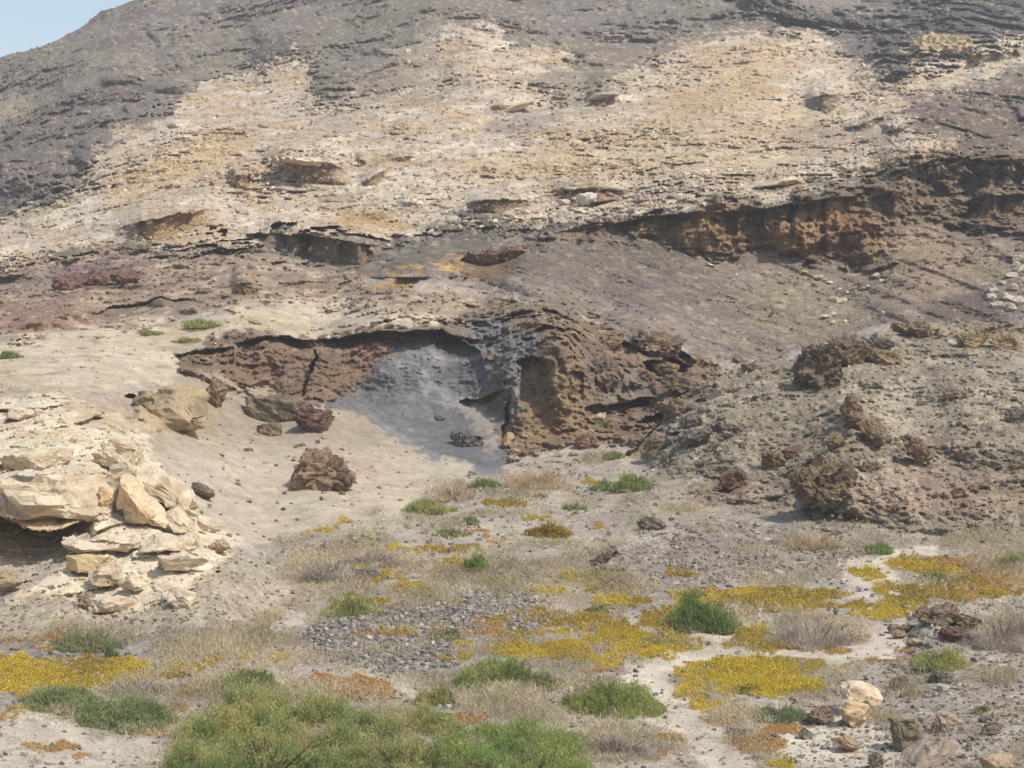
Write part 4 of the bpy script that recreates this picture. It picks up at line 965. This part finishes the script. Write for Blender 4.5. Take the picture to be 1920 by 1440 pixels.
# pale blocks heaped at the right edge, and other blocks that nothing tells apart
LAND = [(600,885,'big rough boulder on the sand'),(505,765,'long ribbed rock'),(383,921,'dark streaked flat rock'),(345,760,'large tan block'),(1530,695,'big dark crag'),(1655,668,'long tan crest rock'),
 (1818,640,'rounded tan crest rock'),(1610,790,'upright rock of the spur'),(1720,846,'two part leaning rock'),(1448,862,'rounded brown rock'),(1545,900,'wide dark crag'),(1372,905,'purplish mound rock'),(1792,738,'low pale brown rock'),
 (1905,782,'rock at the right edge'),(1800,918,'pair of small rocks'),(1308,824,'dark gully mouth rock'),(1265,768,'dark corner rock'),(1780,1170,'knobbly outcrop'),(1610,1325,'pale mushroom boulder'),(1538,1345,'reddish boulder'),
 (1773,1357,'two toned upright stone'),(1710,1390,'tall split rock'),(1586,1397,'angular brown stone'),(1769,1290,'bluish white stone'),(1880,1430,'broken corner boulder'),(1762,1234,'yellow green bush'),(1465,1333,'blue green bush'),
 (1862,1368,'purple grey stones'),(1690,1284,'grey rock'),(1400,1270,'yellow mat'),(75,900,'thick cap rock'),(222,862,'upper pale block'),(95,862,'cracked layer'),(40,777,'flat pale stones'),(953,830,'ochre block in the cleft'),
 (1045,740,'brown column'),(1075,890,'wash stones'),(1153,853,'gully tuft'),(925,490,'brown beak of rock'),(1098,375,'pointed whitish rock'),(580,320,'double hollow'),(320,425,'long tan hollow'),(620,470,'dark cave mouth'),
 (935,388,'brown hollow'),(1450,344,'straight pale beam'),(1757,84,'isolated tan crag'),(1550,190,'upper ochre hollow'),(1620,240,'lower ochre hollow'),(1545,62,'pale ridge tip'),(1680,380,'grey hollow'),(1714,618,'squarish skyline rock'),
 (1890,560,'photo edge'),(1560,548,'line of white blocks'),(1450,515,'steep dark crags'),(1640,596,'scree foot'),(1340,500,'left white block'),(1235,826,'slanting rock')]
USED = set()
def rel_label(kind, x, y, w):
    size = 'tiny' if w < 9 else 'small' if w < 13 else 'middling' if w < 20 else 'large'
    near = sorted(LAND, key=lambda q_: (q_[0] - x) ** 2 + ((q_[1] - y) * 1.5) ** 2)[:5]
    for lx, ly, nm in near:
        dx, dy = x - lx, y - ly; far_ = math.hypot(dx, dy)
        hor = 'left' if dx < 0 else 'right'; ver = 'above' if dy < 0 else 'below'
        side_ = f'{hor} of' if abs(dx) > 2.2 * abs(dy) else ver if abs(dy) > 2.2 * abs(dx) else f'{ver} and {hor} of'
        how = '' if nm.count(' ') > 4 else 'just ' if far_ < 38 else '' if far_ < 90 else 'well '
        lb = f'{size} {kind} {how}{side_} the {nm}'
        if lb not in USED: USED.add(lb); return lb
    return None
def group_blocks(spots, name, cat, label, grp, kind, cols, wr):
    protos = None
    for i, (x, y) in enumerate(spots):
        w = rng.uniform(*wr); d = float(g_at(x, y)[0][1]); sc_ = d / F
        if protos is None:
            protos = [rock_mesh(name, kind, (1, .85, .62), cols[0], cols[1], 700 + q_ + int(x), 3) for q_ in range(5)]
        p = g_at(x, y)[0]
        lb_ = rel_label(label, x, y, w)
        if lb_ is None: continue
        o = link(name, protos[i % 5], (p[0], p[1], p[2] + .12 * w * sc_), (rng.normal(0, .25), rng.normal(0, .25), rng.uniform(0, 6.28)), label=lb_, category=cat, group=grp)
        o.scale = (w * sc_ * rng.uniform(.85, 1.2), w * sc_, w * sc_ * rng.uniform(.7, 1.2))
heap = [(1862,549),(1880,534),(1896,520),(1912,508),(1918,530),(1900,545),(1876,590),(1895,582),(1912,570),(1858,560),(1915,490),(1905,500),(1888,562),(1916,552),(1870,575)]
group_blocks(heap, 'limestone_block', 'rock', 'heaped pale block', 'heap of pale blocks at the right edge', 'block', ((200,190,172), (172,158,138)), (20, 40))
down = [(1332,500),(1378,518),(1458,515),(1510,512),(1534,522),(1555,532),(1572,545),(1588,550),(1560,565),(1576,568),(1548,596),(1562,606),(1584,604),(1640,520),(1652,530),(1625,541),(1640,596),(1655,590),(1560,592)]
group_blocks(down, 'limestone_block', 'rock', 'fallen white block', 'fallen pale blocks on the scree', 'block', ((218,204,178), (192,172,142)), (9, 22))
def samp(poly, n, seed):
    r = np.random.default_rng(seed); Q = np.array(poly, float); out = []
    while len(out) < n:
        x = r.uniform(Q[:, 0].min(), Q[:, 0].max()); y = r.uniform(Q[:, 1].min(), Q[:, 1].max()); c = False
        for i in range(len(Q)):
            a, b = Q[i], Q[i - 1]
            if (a[1] > y) != (b[1] > y) and x < (b[0] - a[0]) * (y - a[1]) / (b[1] - a[1]) + a[0]: c = not c
        if c: out.append((x, y))
    return out
group_blocks(samp([(1300,840),(1500,740),(1900,700),(1915,960),(1650,980),(1320,950)], 60, 1), 'stone', 'stone', 'loose brown stone', 'loose stones on the mound', 'rough', B, (8, 17))
group_blocks(samp([(1200,740),(1300,760),(1420,780),(1330,880),(1230,850)], 24, 2), 'stone', 'stone', 'dark gully stone', 'stones in the gully', 'rough', G_, (12, 26))
group_blocks(samp([(1500,1250),(1900,1220),(1915,1435),(1440,1435)], 46, 3), 'stone', 'stone', 'grey brown stone', 'stones on the lower right bank', 'block', ((160,146,130), (124,110,98)), (7, 16))
group_blocks(samp([(150,790),(0,760),(0,850),(200,840)], 14, 4), 'limestone_block', 'rock', 'flat pale stone', 'flat stones on the ledge top', 'slab', K, (10, 26))
group_blocks(samp([(400,790),(700,840),(640,960),(430,960)], 16, 5), 'stone', 'stone', 'brown stone on sand', 'stones on the sand slope', 'rough', B, (8, 15))
group_blocks(samp([(950,850),(1090,850),(1100,890),(1060,900),(960,870)], 26, 6), 'stone', 'stone', 'broken pale stone', 'stones in the wash', 'block', ((180,168,152), (140,126,112)), (8, 18))
group_blocks(samp([(330,480),(600,440),(860,380),(1280,400),(1000,430),(700,470)], 30, 7), 'limestone_block', 'rock', 'loose pale block', 'loose blocks low on the limestone slope', 'block', K, (7, 16))
group_blocks(samp([(1530,90),(1640,130),(1740,240),(1600,240),(1620,190)], 40, 8), 'limestone_block', 'rock', 'pale rubble block', 'blocks in the upper right rubble', 'block', K, (8, 17))

# gravel and rubble nobody could count
CUBE = np.array([[-1,-1,-1],[1,-1,-1],[1,1,-1],[-1,1,-1],[-1,-1,1],[1,-1,1],[1,1,1],[-1,1,1]], float) * .5
CF = np.array([[0,3,2,1],[4,5,6,7],[0,1,5,4],[1,2,6,5],[2,3,7,6],[3,0,4,7]])
def gravel(name, spots_xy, wpx, cols, flat=.6, seed=0, mat=None):
    r = np.random.default_rng(seed); px, py = spots_xy; n = len(px)
    p = g_at(px, py); d = p[:, 1]
    w = r.uniform(0, 1, n) ** 3.2 * (wpx[1] - wpx[0]) + wpx[0]; w = w * d / F
    V = CUBE[None] * r.uniform(.55, 1.15, (n, 8, 3)) * np.stack([np.ones(n), r.uniform(.6, 1, n), flat * r.uniform(.6, 1.3, n)], -1)[:, None, :] * w[:, None, None]
    a = r.uniform(0, 6.28, n); ca, sa = np.cos(a), np.sin(a); b = r.normal(0, .35, n); cb, sb = np.cos(b), np.sin(b)
    x, y, z = V[..., 0].copy(), V[..., 1].copy(), V[..., 2].copy()
    x, z = x * cb[:, None] + z * sb[:, None], -x * sb[:, None] + z * cb[:, None]
    V = np.stack([x * ca[:, None] - y * sa[:, None], x * sa[:, None] + y * ca[:, None], z], -1) + p[:, None, :] + np.array([0, 0, .12])[None, None] * w[:, None, None]
    c0, c1 = alb(*cols[0]), alb(*cols[1]); t = r.random((n, 1))
    c = (c0 + (c1 - c0) * t) * r.uniform(.8, 1.15, (n, 1))
    Fq = (CF[None] + 8 * np.arange(n)[:, None, None]).reshape(-1, 4)
    link(name, make_mesh(name, V.reshape(-1, 3), Fq, np.repeat(c, 8, 0), mat or M_GRAV, smooth=False), kind='stuff')
def scatter(m, n, seed, box=(-60, -10, 1980, 1460), wgt=None):
    r = np.random.default_rng(seed); X, Y = [], []; tot = 0
    for _ in range(30):
        x = r.uniform(box[0], box[2], n * 3); y = r.uniform(box[1], box[3], n * 3)
        k = r.random(n * 3) < m_at(m, x, y)
        X.append(x[k]); Y.append(y[k]); tot += k.sum()
        if tot >= n: break
    return np.concatenate(X)[:n], np.concatenate(Y)[:n]
gravel('limestone_rubble', scatter(m_lime * (.25 + patch) * (GY < 520), 9000, 1), (2, 11), ((222,206,176), (180,160,134)), .5, 1, M_PALE)
gravel('dark_rubble', scatter(np.clip(m_far + m_mid * .5 + m_brown, 0, 1) * (.1 + .9 * patch), 6000, 2), (2, 9), ((146,136,126), (118,106,98)), .6, 2, M_FAR)
gravel('gravel', scatter(np.clip(grey_rubble + .10 * m_floor * (1 - m_path) + .05 * m_path, 0, 1), 13000, 3, (-60, 880, 1980, 1460)), (2.5, 12), ((190,182,170), (112,106,102)), .7, 3)
gravel('mound_gravel', scatter(np.clip(m_mound * .5 + m_low * .6 + m_bank * .4 + m_front * .5 + m_sand * .06, 0, 1), 9000, 4, (-60, 600, 1980, 1460)), (2, 9), ((182,170,150), (128,116,102)), .7, 4)
gravel('ledge_chips', scatter(np.clip(m_ledge * .5 + m_plat * .35, 0, 1), 1800, 5, (-60, 560, 1000, 1160)), (2, 9), ((228,212,184), (176,150,118)), .45, 5, M_PALE)

# ================================================================ PLANTS
PXM = 1.875 / F                     # one render pixel, in metres per metre of distance
def blades(base, dirn, length, width, col):
    """thin pointed leaves, one triangle each"""
    n = len(base)
    side = np.cross(dirn, rng.normal(size=(n, 3))); side /= np.linalg.norm(side, axis=1, keepdims=True) + 1e-9
    w = (width * .5)[:, None]
    V = np.stack([base - side * w, base + side * w, base + dirn * length[:, None]], 1).reshape(-1, 3)
    return V, np.arange(3 * n).reshape(-1, 3), np.repeat(col, 3, 0)
LEAFK = 1.25
def leafcol(c1, c2, t, jit=.18):
    a, b = lin(c1), lin(c2)
    c = (a + (b - a) * np.clip(t, 0, 1)[:, None]) * LEAFK
    g_ = c.mean(1, keepdims=True); c = np.where((c[:, 1:2] > c[:, 0:1]), g_ + (c - g_) * .68, c)
    c = np.where((c[:, 1:2] > c[:, 0:1]), c * np.array([1.45, 1.22, 1.0]), c)
    return np.clip(c * rng.uniform(1 - jit, 1 + jit, (len(t), 1)), .01, .8)
def unit(v): return v / (np.linalg.norm(v, axis=1, keepdims=True) + 1e-9)
def lobe_foliage(lobes, d, c1, c2, dens, up=.7, lpx=2.7, wpx=1.0, jit=.2):
    """lobes: (x, y, zbase, radius, height); leaves sit on and just under every lobe's surface and point up and out"""
    out = []
    s_ = PXM * d
    for (x, y, z, r, h) in lobes:
        n = int(max(30, dens * (2 * r / s_) * (h + r * .35) / s_))
        v = unit(rng.normal(size=(n, 3))); v[:, 2] = np.abs(v[:, 2]) ; 
        rad = 1 - .75 * rng.random(n) ** 1.5 + .3 * (rng.random(n) < .12) * rng.random(n)
        sprig = .82 + .5 * vn(v[:, 0] * 4.5 + x, v[:, 1] * 4.5 + y, v[:, 2] * 4.5, 160) + .22 * rng.random(n) ** 2
        p = v * np.array([r, r, h]) * (rad * sprig)[:, None] + np.array([x, y, z])
        dr = unit(v * (1 - up) + np.array([0, 0, up]) + rng.normal(0, .35, (n, 3)))
        t = .5 + 1.1 * vn(p[:, 0] * 2.2, p[:, 1] * 2.2, p[:, 2] * 2.5, 161) + .5 * (rng.random(n) - .5)
        out.append((p, dr, t))
    p = np.concatenate([o[0] for o in out]); dr = np.concatenate([o[1] for o in out]); t = np.concatenate([o[2] for o in out])
    n = len(p)
    return blades(p, dr, s_ * lpx * rng.uniform(.6, 1.3, n), s_ * wpx * rng.uniform(.7, 1.3, n), leafcol(c1, c2, t, jit))
def stems(cx, cy, cz, W, H, n=14, col=(120, 100, 80)):
    Vs, Fs = [], []
    for k in range(n):
        a = rng.uniform(0, 6.28); r = rng.uniform(.1, .5) * W; tip = np.array([cx + math.cos(a) * r, cy + math.sin(a) * r, cz + H * rng.uniform(.5, .95)])
        b0 = np.array([cx + math.cos(a) * r * .25, cy + math.sin(a) * r * .25, cz - .03]); wd = .012 + .006 * W
        q0 = len(Vs)
        for e in (0, 2.1, 4.2): Vs.append(b0 + np.array([math.cos(e), math.sin(e), 0]) * wd)
        for e in (0, 2.1, 4.2): Vs.append(tip + np.array([math.cos(e), math.sin(e), 0]) * wd * .35)
        for i in range(3): Fs.append([q0 + i, q0 + (i + 1) % 3, q0 + 3 + (i + 1) % 3, q0 + 3 + i])
    return make_mesh('stems', np.array(Vs), np.array(Fs), np.tile(alb(*col), (len(Vs), 1)), M_TWIG)
def place(V, o):      # vertices relative to the thing's base
    return V - np.array(o)[None]
GREEN, GREEN2 = (152, 158, 92), (114, 128, 76)
OLIVE, OLIVE2 = (150, 152, 84), (112, 132, 72)
BLUEG, BLUEG2 = (122, 144, 96), (98, 120, 80)
def bush(name, cat, cx, cy, w, h, c1, c2, label, dens=3.2, up=.7, group=None, mat=None, lpx=2.7, wpx=1.0, nl=None, part='foliage', jit=.2):
    by = cy + h * .32
    g = g_at(cx, by)[0]; d = g[1]; sc_ = d / F
    W = w * sc_; H = max(h * sc_ * .7, .08)
    tilt = max((by - 600) / F, .08); Dp = min(W * .8, h * sc_ * .8 / tilt)
    nl = nl or int(max(6, min(40, 8 + w / 5)))
    lobes = []
    for k in range(nl):
        a = rng.uniform(0, 6.28); rr = math.sqrt(rng.random()) * 1.02
        x = g[0] + math.cos(a) * rr * W * .5; y = g[1] + math.sin(a) * rr * Dp * .5
        hh = H * (1 - .72 * rr ** 1.5) * rng.uniform(.35, 1.3); r = max(W * .5 * (1 - rr) , W * .12) * rng.uniform(.6, 1.15)
        r = min(r, W * .22)
        upx = 960 + x / y * F; gz = g[2]
        lobes.append((x, y, gz - .02, r, hh))
    V, Fc, cc = lobe_foliage(lobes, d, c1, c2, dens, up, lpx, wpx, jit)
    root = bpy.data.objects.new(name, None); COL.objects.link(root); root.location = g; root.empty_display_size = .2
    root['label'] = label; root['category'] = cat
    if group: root['group'] = group
    link(part, make_mesh(part, place(V, g), Fc, cc, mat or M_LEAF, False), parent=root)
    st = stems(g[0], g[1], g[2], W * .8, H, 12 + int(w / 14)); 
    st.transform(__import__('mathutils').Matrix.Translation(-Vector(g)))
    link('stems', st, parent=root)
    return root
BUSHES = [
 (1315,1152,140,80,(124,152,80),(92,122,62),'dense bright green bush standing alone by the path bend'),
 (1300,1110,50,26,(140,160,96),(116,136,80),'pale green tuft behind the dense bright green bush'),
 (890,1055,56,48,(112,148,64),(88,120,54),'bright green upright bush in the middle of the dry brush'),
 (1150,1304,180,78,(134,152,78),(102,122,60),'long green bush tapering to the right onto the path'),
 (930,1260,160,66,(138,154,86),(106,128,70),'wide low green bush left of the long path side bush'),
 (1012,1276,80,40,(128,142,96),(108,120,82),'dull grey green bush right of the wide low bush'),
 (820,1300,86,50,OLIVE,OLIVE2,'olive bush below and left of the wide low green bush'),
 (462,1270,112,58,(122,152,76),(100,126,64),'rounded green bush above the big foreground thicket'),
 (105,1308,160,54,BLUEG,BLUEG2,'blue green bush beneath the yellow mat, left one'),
 (232,1334,190,66,BLUEG,(92,124,74),'blue green bush beneath the yellow mat, right and larger one'),
 (160,1200,130,40,(128,142,104),(110,124,84),'grey green brushy shrub at the foot of the left bank'),
 (206,1222,34,38,(116,140,96),(98,122,80),'narrow green shrub at the right end of the brushy shrub'),
 (664,1134,110,42,(146,158,88),(118,138,72),'yellowish green bush left of the grey stones'),
 (832,1186,66,34,(130,140,84),(110,124,70),'low olive bush in the dry brush above the foreground'),
 (1465,1333,104,44,BLUEG,(100,126,90),'blue green bush left of the reddish boulder'),
 (1762,1234,110,46,(150,162,84),(126,142,66),'yellow green bush under the knobbly outcrop'),
 (1646,1027,58,30,(104,146,72),(86,122,62),'small bright green bush at the far end of the path'),
 (1750,1078,50,26,(118,142,84),(98,124,70),'small green bush inside the orange mat'),
 (1898,1050,56,36,(132,150,90),(112,130,78),'green bush in the grey brush at the right edge'),
 (1192,903,84,46,(124,152,80),(104,134,68),'green bush at the head of the valley, right side'),
 (1136,910,56,24,(120,150,78),(100,130,66),'low green bush joined to the left of the valley head bush'),
 (1076,947,48,24,(122,150,86),(102,128,74),'small green bush below the valley head bush'),
 (910,906,56,22,(120,148,80),(100,126,68),'small green bush at the edge of the sand slope'),
 (806,948,100,34,(146,158,84),(118,140,72),'yellow green bush at the foot of the sand slope'),
 (884,976,42,18,(124,146,92),(104,128,78),'tiny green bush right of the yellow green bush'),
 (1153,853,44,18,(120,148,78),(100,126,64),'green tuft in the gully below the column'),
 (1130,791,34,14,(126,150,80),(106,128,66),'green tuft high in the gully beside the column'),
 (1216,814,26,12,(130,152,84),(108,130,70),'tiny green tuft between the gully rocks'),
 (376,607,78,22,(140,154,86),(116,136,72),'green bush on the plateau, the widest one there'),
 (278,624,56,12,(142,154,88),(118,134,76),'low green bush left of the widest plateau bush'),
 (22,664,44,20,(112,140,76),(92,120,62),'dark green bush on the plateau at the left edge'),
 (356,637,40,12,(160,156,86),(136,136,72),'yellowish tuft on the plateau below the widest bush'),
 (845,998,60,20,(132,150,92),(114,132,80),'pale green bush in the brush below the sand slope'),
 (1028,994,88,32,(170,146,66),(146,124,60),'domed ochre bush in the middle of the valley'),
 (1840,1328,40,24,(140,150,104),(120,130,88),'thin grey green bush on the right bank'),
 (1400,1290,60,20,(150,150,80),(130,130,76),'faint green sprigs inside the yellow mat by the path'),
 (1120,1140,44,20,(146,156,84),(124,138,74),'small olive green tuft between yellow mats'),
 (1235,1195,60,26,(150,156,90),(126,136,80),'grey green tuft left of the bright green bush'),
 (655,1112,26,14,(130,150,80),(110,128,70),'tiny green tuft above the yellowish green bush'),
 (1012,928,26,14,(130,150,90),(110,128,78),'tiny green tuft between brown brush at the valley head'),
]
for (cx, cy, w, h, c1, c2, lb) in BUSHES:
    bush('green_bush' if 'tuft' not in lb else 'green_tuft', 'bush', cx, cy, w, h, c1, c2, lb)
# the foreground thicket: three bushes grown together
def thicket(name, label, poly, c1, c2, hgt, n, seed, dens=2.9):
    pts = samp(poly, n, seed); pts.sort(key=lambda q_: q_[1])
    g0 = g_at(np.mean([q_[0] for q_ in pts]), np.max([q_[1] for q_ in pts]))[0]; lobes = []
    for (x, y) in pts:
        g = g_at(x, y)[0]; lobes.append((g[0], g[1], g[2] - .03, rng.uniform(.22, .5), hgt * rng.uniform(.4, 1.25)))
    V, Fc, cc = lobe_foliage(lobes, g0[1] * 1.05, c1, c2, dens, .65, 2.8, 1.0, .25)
    root = bpy.data.objects.new(name, None); COL.objects.link(root); root.location = g0; root['label'] = label; root['category'] = 'bush'
    link('foliage', make_mesh('foliage', place(V, g0), Fc, cc, M_LEAF, False), parent=root)
    st = stems(g0[0], g0[1] + .5, g0[2], 2.2, hgt, 60); st.transform(__import__('mathutils').Matrix.Translation(-Vector(g0)))
    link('stems', st, parent=root)
thicket('green_thicket', 'tallest olive green thicket in the foreground, left part of the big mass', [(330,1440),(345,1385),(385,1340),(440,1320),(540,1325),(640,1345),(700,1400),(690,1470),(340,1470)], (150,156,90), (116,140,76), .55, 52, 11)
thicket('green_thicket', 'middle part of the big foreground thicket, olive with brown sprigs', [(640,1350),(760,1345),(850,1370),(870,1420),(860,1470),(660,1470)], (148,152,90), (114,138,76), .46, 38, 12)
thicket('green_thicket', 'right part of the big foreground thicket, fresher green', [(830,1400),(900,1370),(1000,1375),(1075,1395),(1110,1440),(1110,1475),(850,1475)], (134,154,80), (104,138,70), .42, 36, 13)
thicket('green_thicket', 'darker green skirt of the foreground thicket at the bottom edge', [(280,1445),(420,1425),(600,1430),(620,1500),(300,1500)], (118,150,80), (96,130,70), .36, 32, 14)

def carpet(name, m, c1, c2, dens, hgt, seed, box, mat=M_MAT, lpx=2.2, wpx=1.1, zn=.10):
    area = float((m[29:, 90:-90]).sum()) * (2.1 / 1.875) ** 2
    n = int(area * dens)
    px, py = scatter(m, n, seed, box); n = len(px)
    g = g_at(px, py); s_ = PXM * g[:, 1]
    cush = np.clip(vn(g[:, 0] * 1.4, g[:, 1] * .9, g[:, 2] * 0, 171) + .5 * vn(g[:, 0] * 4, g[:, 1] * 3, g[:, 2] * 0, 172) + .35, 0, 1.3)
    dep = rng.random(n)
    g = g.copy(); g[:, 2] += cush * zn * dep + .01
    dr = unit(np.array([0, 0, .75]) + rng.normal(0, .5, (n, 3))); dr[:, 2] = np.abs(dr[:, 2])
    t = .5 + .9 * vn(g[:, 0] * .8, g[:, 1] * .5, g[:, 2] * 0, 173) + .5 * (rng.random(n) - .5)
    V, Fc, cc = blades(g, dr, np.maximum(s_ * lpx * rng.uniform(.6, 1.2, n), hgt * .5), s_ * wpx * rng.uniform(.7, 1.3, n), leafcol(c1, c2, t, .1))
    link(name, make_mesh(name, V, Fc, cc, mat, False), kind='stuff')
BX = (-60, 880, 1980, 1470)
carpet('yellow_succulents', my, (186,163,62), (150,128,62), 4.4, .05, 21, BX, zn=.17)
carpet('orange_succulents', mo, (172,130,76), (164,134,84), 2.8, .03, 22, BX, zn=.04)
# dry brush, a grey beige haze of twigs
def brush(name, m, c1, c2, dens, L, seed):
    area = float((m[29:, 90:-90]).sum()) * (2.1 / 1.875) ** 2; n = int(area * dens)
    px, py = scatter(m, n, seed, (-60, 820, 1980, 1470)); n = len(px)
    # gather the twigs into tufts
    k = 7; px = np.repeat(px[::k], k)[:n] ; py = np.repeat(py[::k], k)[:n]; n = len(px)
    g = g_at(px, py); s_ = PXM * g[:, 1]
    g = g + rng.normal(0, 1, (n, 3)) * np.array([.10, .16, 0])
    hz = rng.uniform(0, 1, n) ** 1.3
    dr = unit(rng.normal(0, .62, (n, 3)) * np.array([1, 1, .4]) + np.array([0, 0, .75])); dr[:, 2] = np.abs(dr[:, 2])
    dmp = np.clip(.6 + .6 * vn(g[:, 0] * .9, g[:, 1] * .7, g[:, 2] * 0, 180), .25, 1.1)
    g[:, 2] += hz * L * .9 * dmp
    t = .5 + .8 * vn(g[:, 0] * .7, g[:, 1] * .5, g[:, 2] * 0, 181) + .6 * (rng.random(n) - .5)
    V, Fc, cc = blades(g, dr, L * rng.uniform(.35, .9, n) * dmp, s_ * rng.uniform(.4, .8, n), leafcol(c1, c2, t, .25))
    link(name, make_mesh(name, V, Fc, cc, M_TWIG, False), kind='stuff')
brush('dry_brush', np.clip(md, 0, 1), (182,168,138), (148,136,110), 3.2, .26, 31)
brush('green_sprigs', np.clip(md * sstep(0, .3, fbm(GX / 50, GY / 20, GX * 0 + 30, 2, .5, 190)), 0, 1), (150,152,96), (168,160,100), .5, .22, 32)
# thin cover on the slopes above
slope_m = np.clip(m_lime * sstep(.05, .35, streak) * .8 + m_plat * sstep(.1, .35, streak) * .5 + .9 * mask([(670,538),(730,512),(800,498),(868,490),(866,515),(800,522),(720,545)], 5), 0, 1) * (GY > 60)
carpet('ochre_slope_plants', slope_m, (176,148,96), (166,152,98), .35, .12, 41, (-60, 60, 1980, 760), lpx=1.6, wpx=1.3, zn=.1)
# single grey bushes that stand out from the brush
for (cx, cy, w, h, lb) in [
 (1530,1185,190,60,'wide grey dry bush behind the yellow mat by the path'),
 (1885,1185,150,80,'tall grey dry bush right of the knobbly outcrop'),
 (700,1045,120,40,'rounded beige dry bush beside the dark purple flat rock'),
 (255,1285,110,44,'grey dry bush growing out of the large yellow mat'),
 (1150,1395,180,50,'sprawling grey dry bush right of the foreground thicket'),
 (620,1068,150,50,'beige dry bush at the foot of the left bank'),
 (850,925,84,34,'tan dry bush at the foot of the sand slope'),
 (1000,900,130,40,'tan dry bush in the centre of the valley head'),
 (1520,1012,110,36,'tan dry bush at the foot of the stony mound')]:
    tan = 'tan' in lb
    bush('dry_bush', 'dry bush', cx, cy, w, h, (198,176,146) if tan else (186,174,156), (164,142,114) if tan else (150,138,126), lb, dens=.9, up=.5, mat=M_TWIG, lpx=5.5, wpx=.45, part='twigs', jit=.25)
# bleached branches
def branch(x, y, h, label):
    g = g_at(x, y)[0]; sc_ = g[1] / F; H = h * sc_; Vs, Fs = [], []
    def limb(p0, dirn, L, r0, lv):
        p = np.array(p0, float); dirn = np.array(dirn, float)
        ring = None
        for s_ in range(5):
            r_ = r0 * (1 - s_ / 5.5); q0 = len(Vs)
            for e in (0, 2.1, 4.2): Vs.append(p + np.array([math.cos(e) * r_, math.sin(e) * r_, 0]))
            if ring is not None:
                for i in range(3): Fs.append([ring + i, ring + (i + 1) % 3, q0 + (i + 1) % 3, q0 + i])
            ring = q0
            dirn = dirn + rng.normal(0, .22, 3); dirn /= np.linalg.norm(dirn)
            if lv and s_ in (2, 3): limb(p, dirn + rng.normal(0, .6, 3), L * .5, r_ * .7, lv - 1)
            p = p + dirn * L / 4
    limb(g - [0, 0, .04], (rng.normal(0, .4), rng.normal(0, .3), 1), H, .016, 2)
    me = make_mesh('dead_branch', np.array(Vs) - g, np.array(Fs), np.tile(alb(214, 206, 196), (len(Vs), 1)), M_TWIG)
    link('dead_branch', me, g, label=label, category='branch')
for x, y, h, lb in [(372,1245,24,'bleached forked branch sticking up left of the rounded green bush'),(323,1238,18,'small bleached twig above the large yellow mat'),(1105,1335,40,'curved bleached branch in the brush below the long green bush'),(930,1085,18,'white twig standing in the middle brush'),(985,1312,22,'white curved twig above the foreground thicket'),(208,1208,16,'short white twig in the shrub at the left bank'),(520,1440,24,'pale twigs in front of the foreground thicket'),(752,1300,14,'tiny white twig on the orange mat')]:
    branch(x, y, h, lb)

# ================================================================ HAZE
hz = bpy.data.materials.new('air'); hz.use_nodes = True; nt = hz.node_tree; nt.nodes.clear()
ho = node(nt, 'ShaderNodeOutputMaterial'); pv = node(nt, 'ShaderNodeVolumePrincipled')
pv.inputs['Color'].default_value = (.9, .94, 1, 1); pv.inputs['Density'].default_value = 0.0006; pv.inputs['Anisotropy'].default_value = .2
nt.links.new(pv.outputs[0], ho.inputs['Volume'])
zt = float(P[..., 2].max()) + 6
b0 = np.array([-720, -320, -3]); b1 = np.array([720, 1020, zt])
HV = np.array([[(b0, b1)[i][0], (b0, b1)[j][1], (b0, b1)[k][2]] for k in (0, 1) for j in (0, 1) for i in (0, 1)])
HF = np.array([[0, 2, 3, 1], [4, 5, 7, 6], [0, 1, 5, 4], [2, 6, 7, 3], [0, 4, 6, 2], [1, 3, 7, 5]])
link('haze', make_mesh('haze', HV, HF, np.ones((8, 3)), hz, False), kind='stuff')
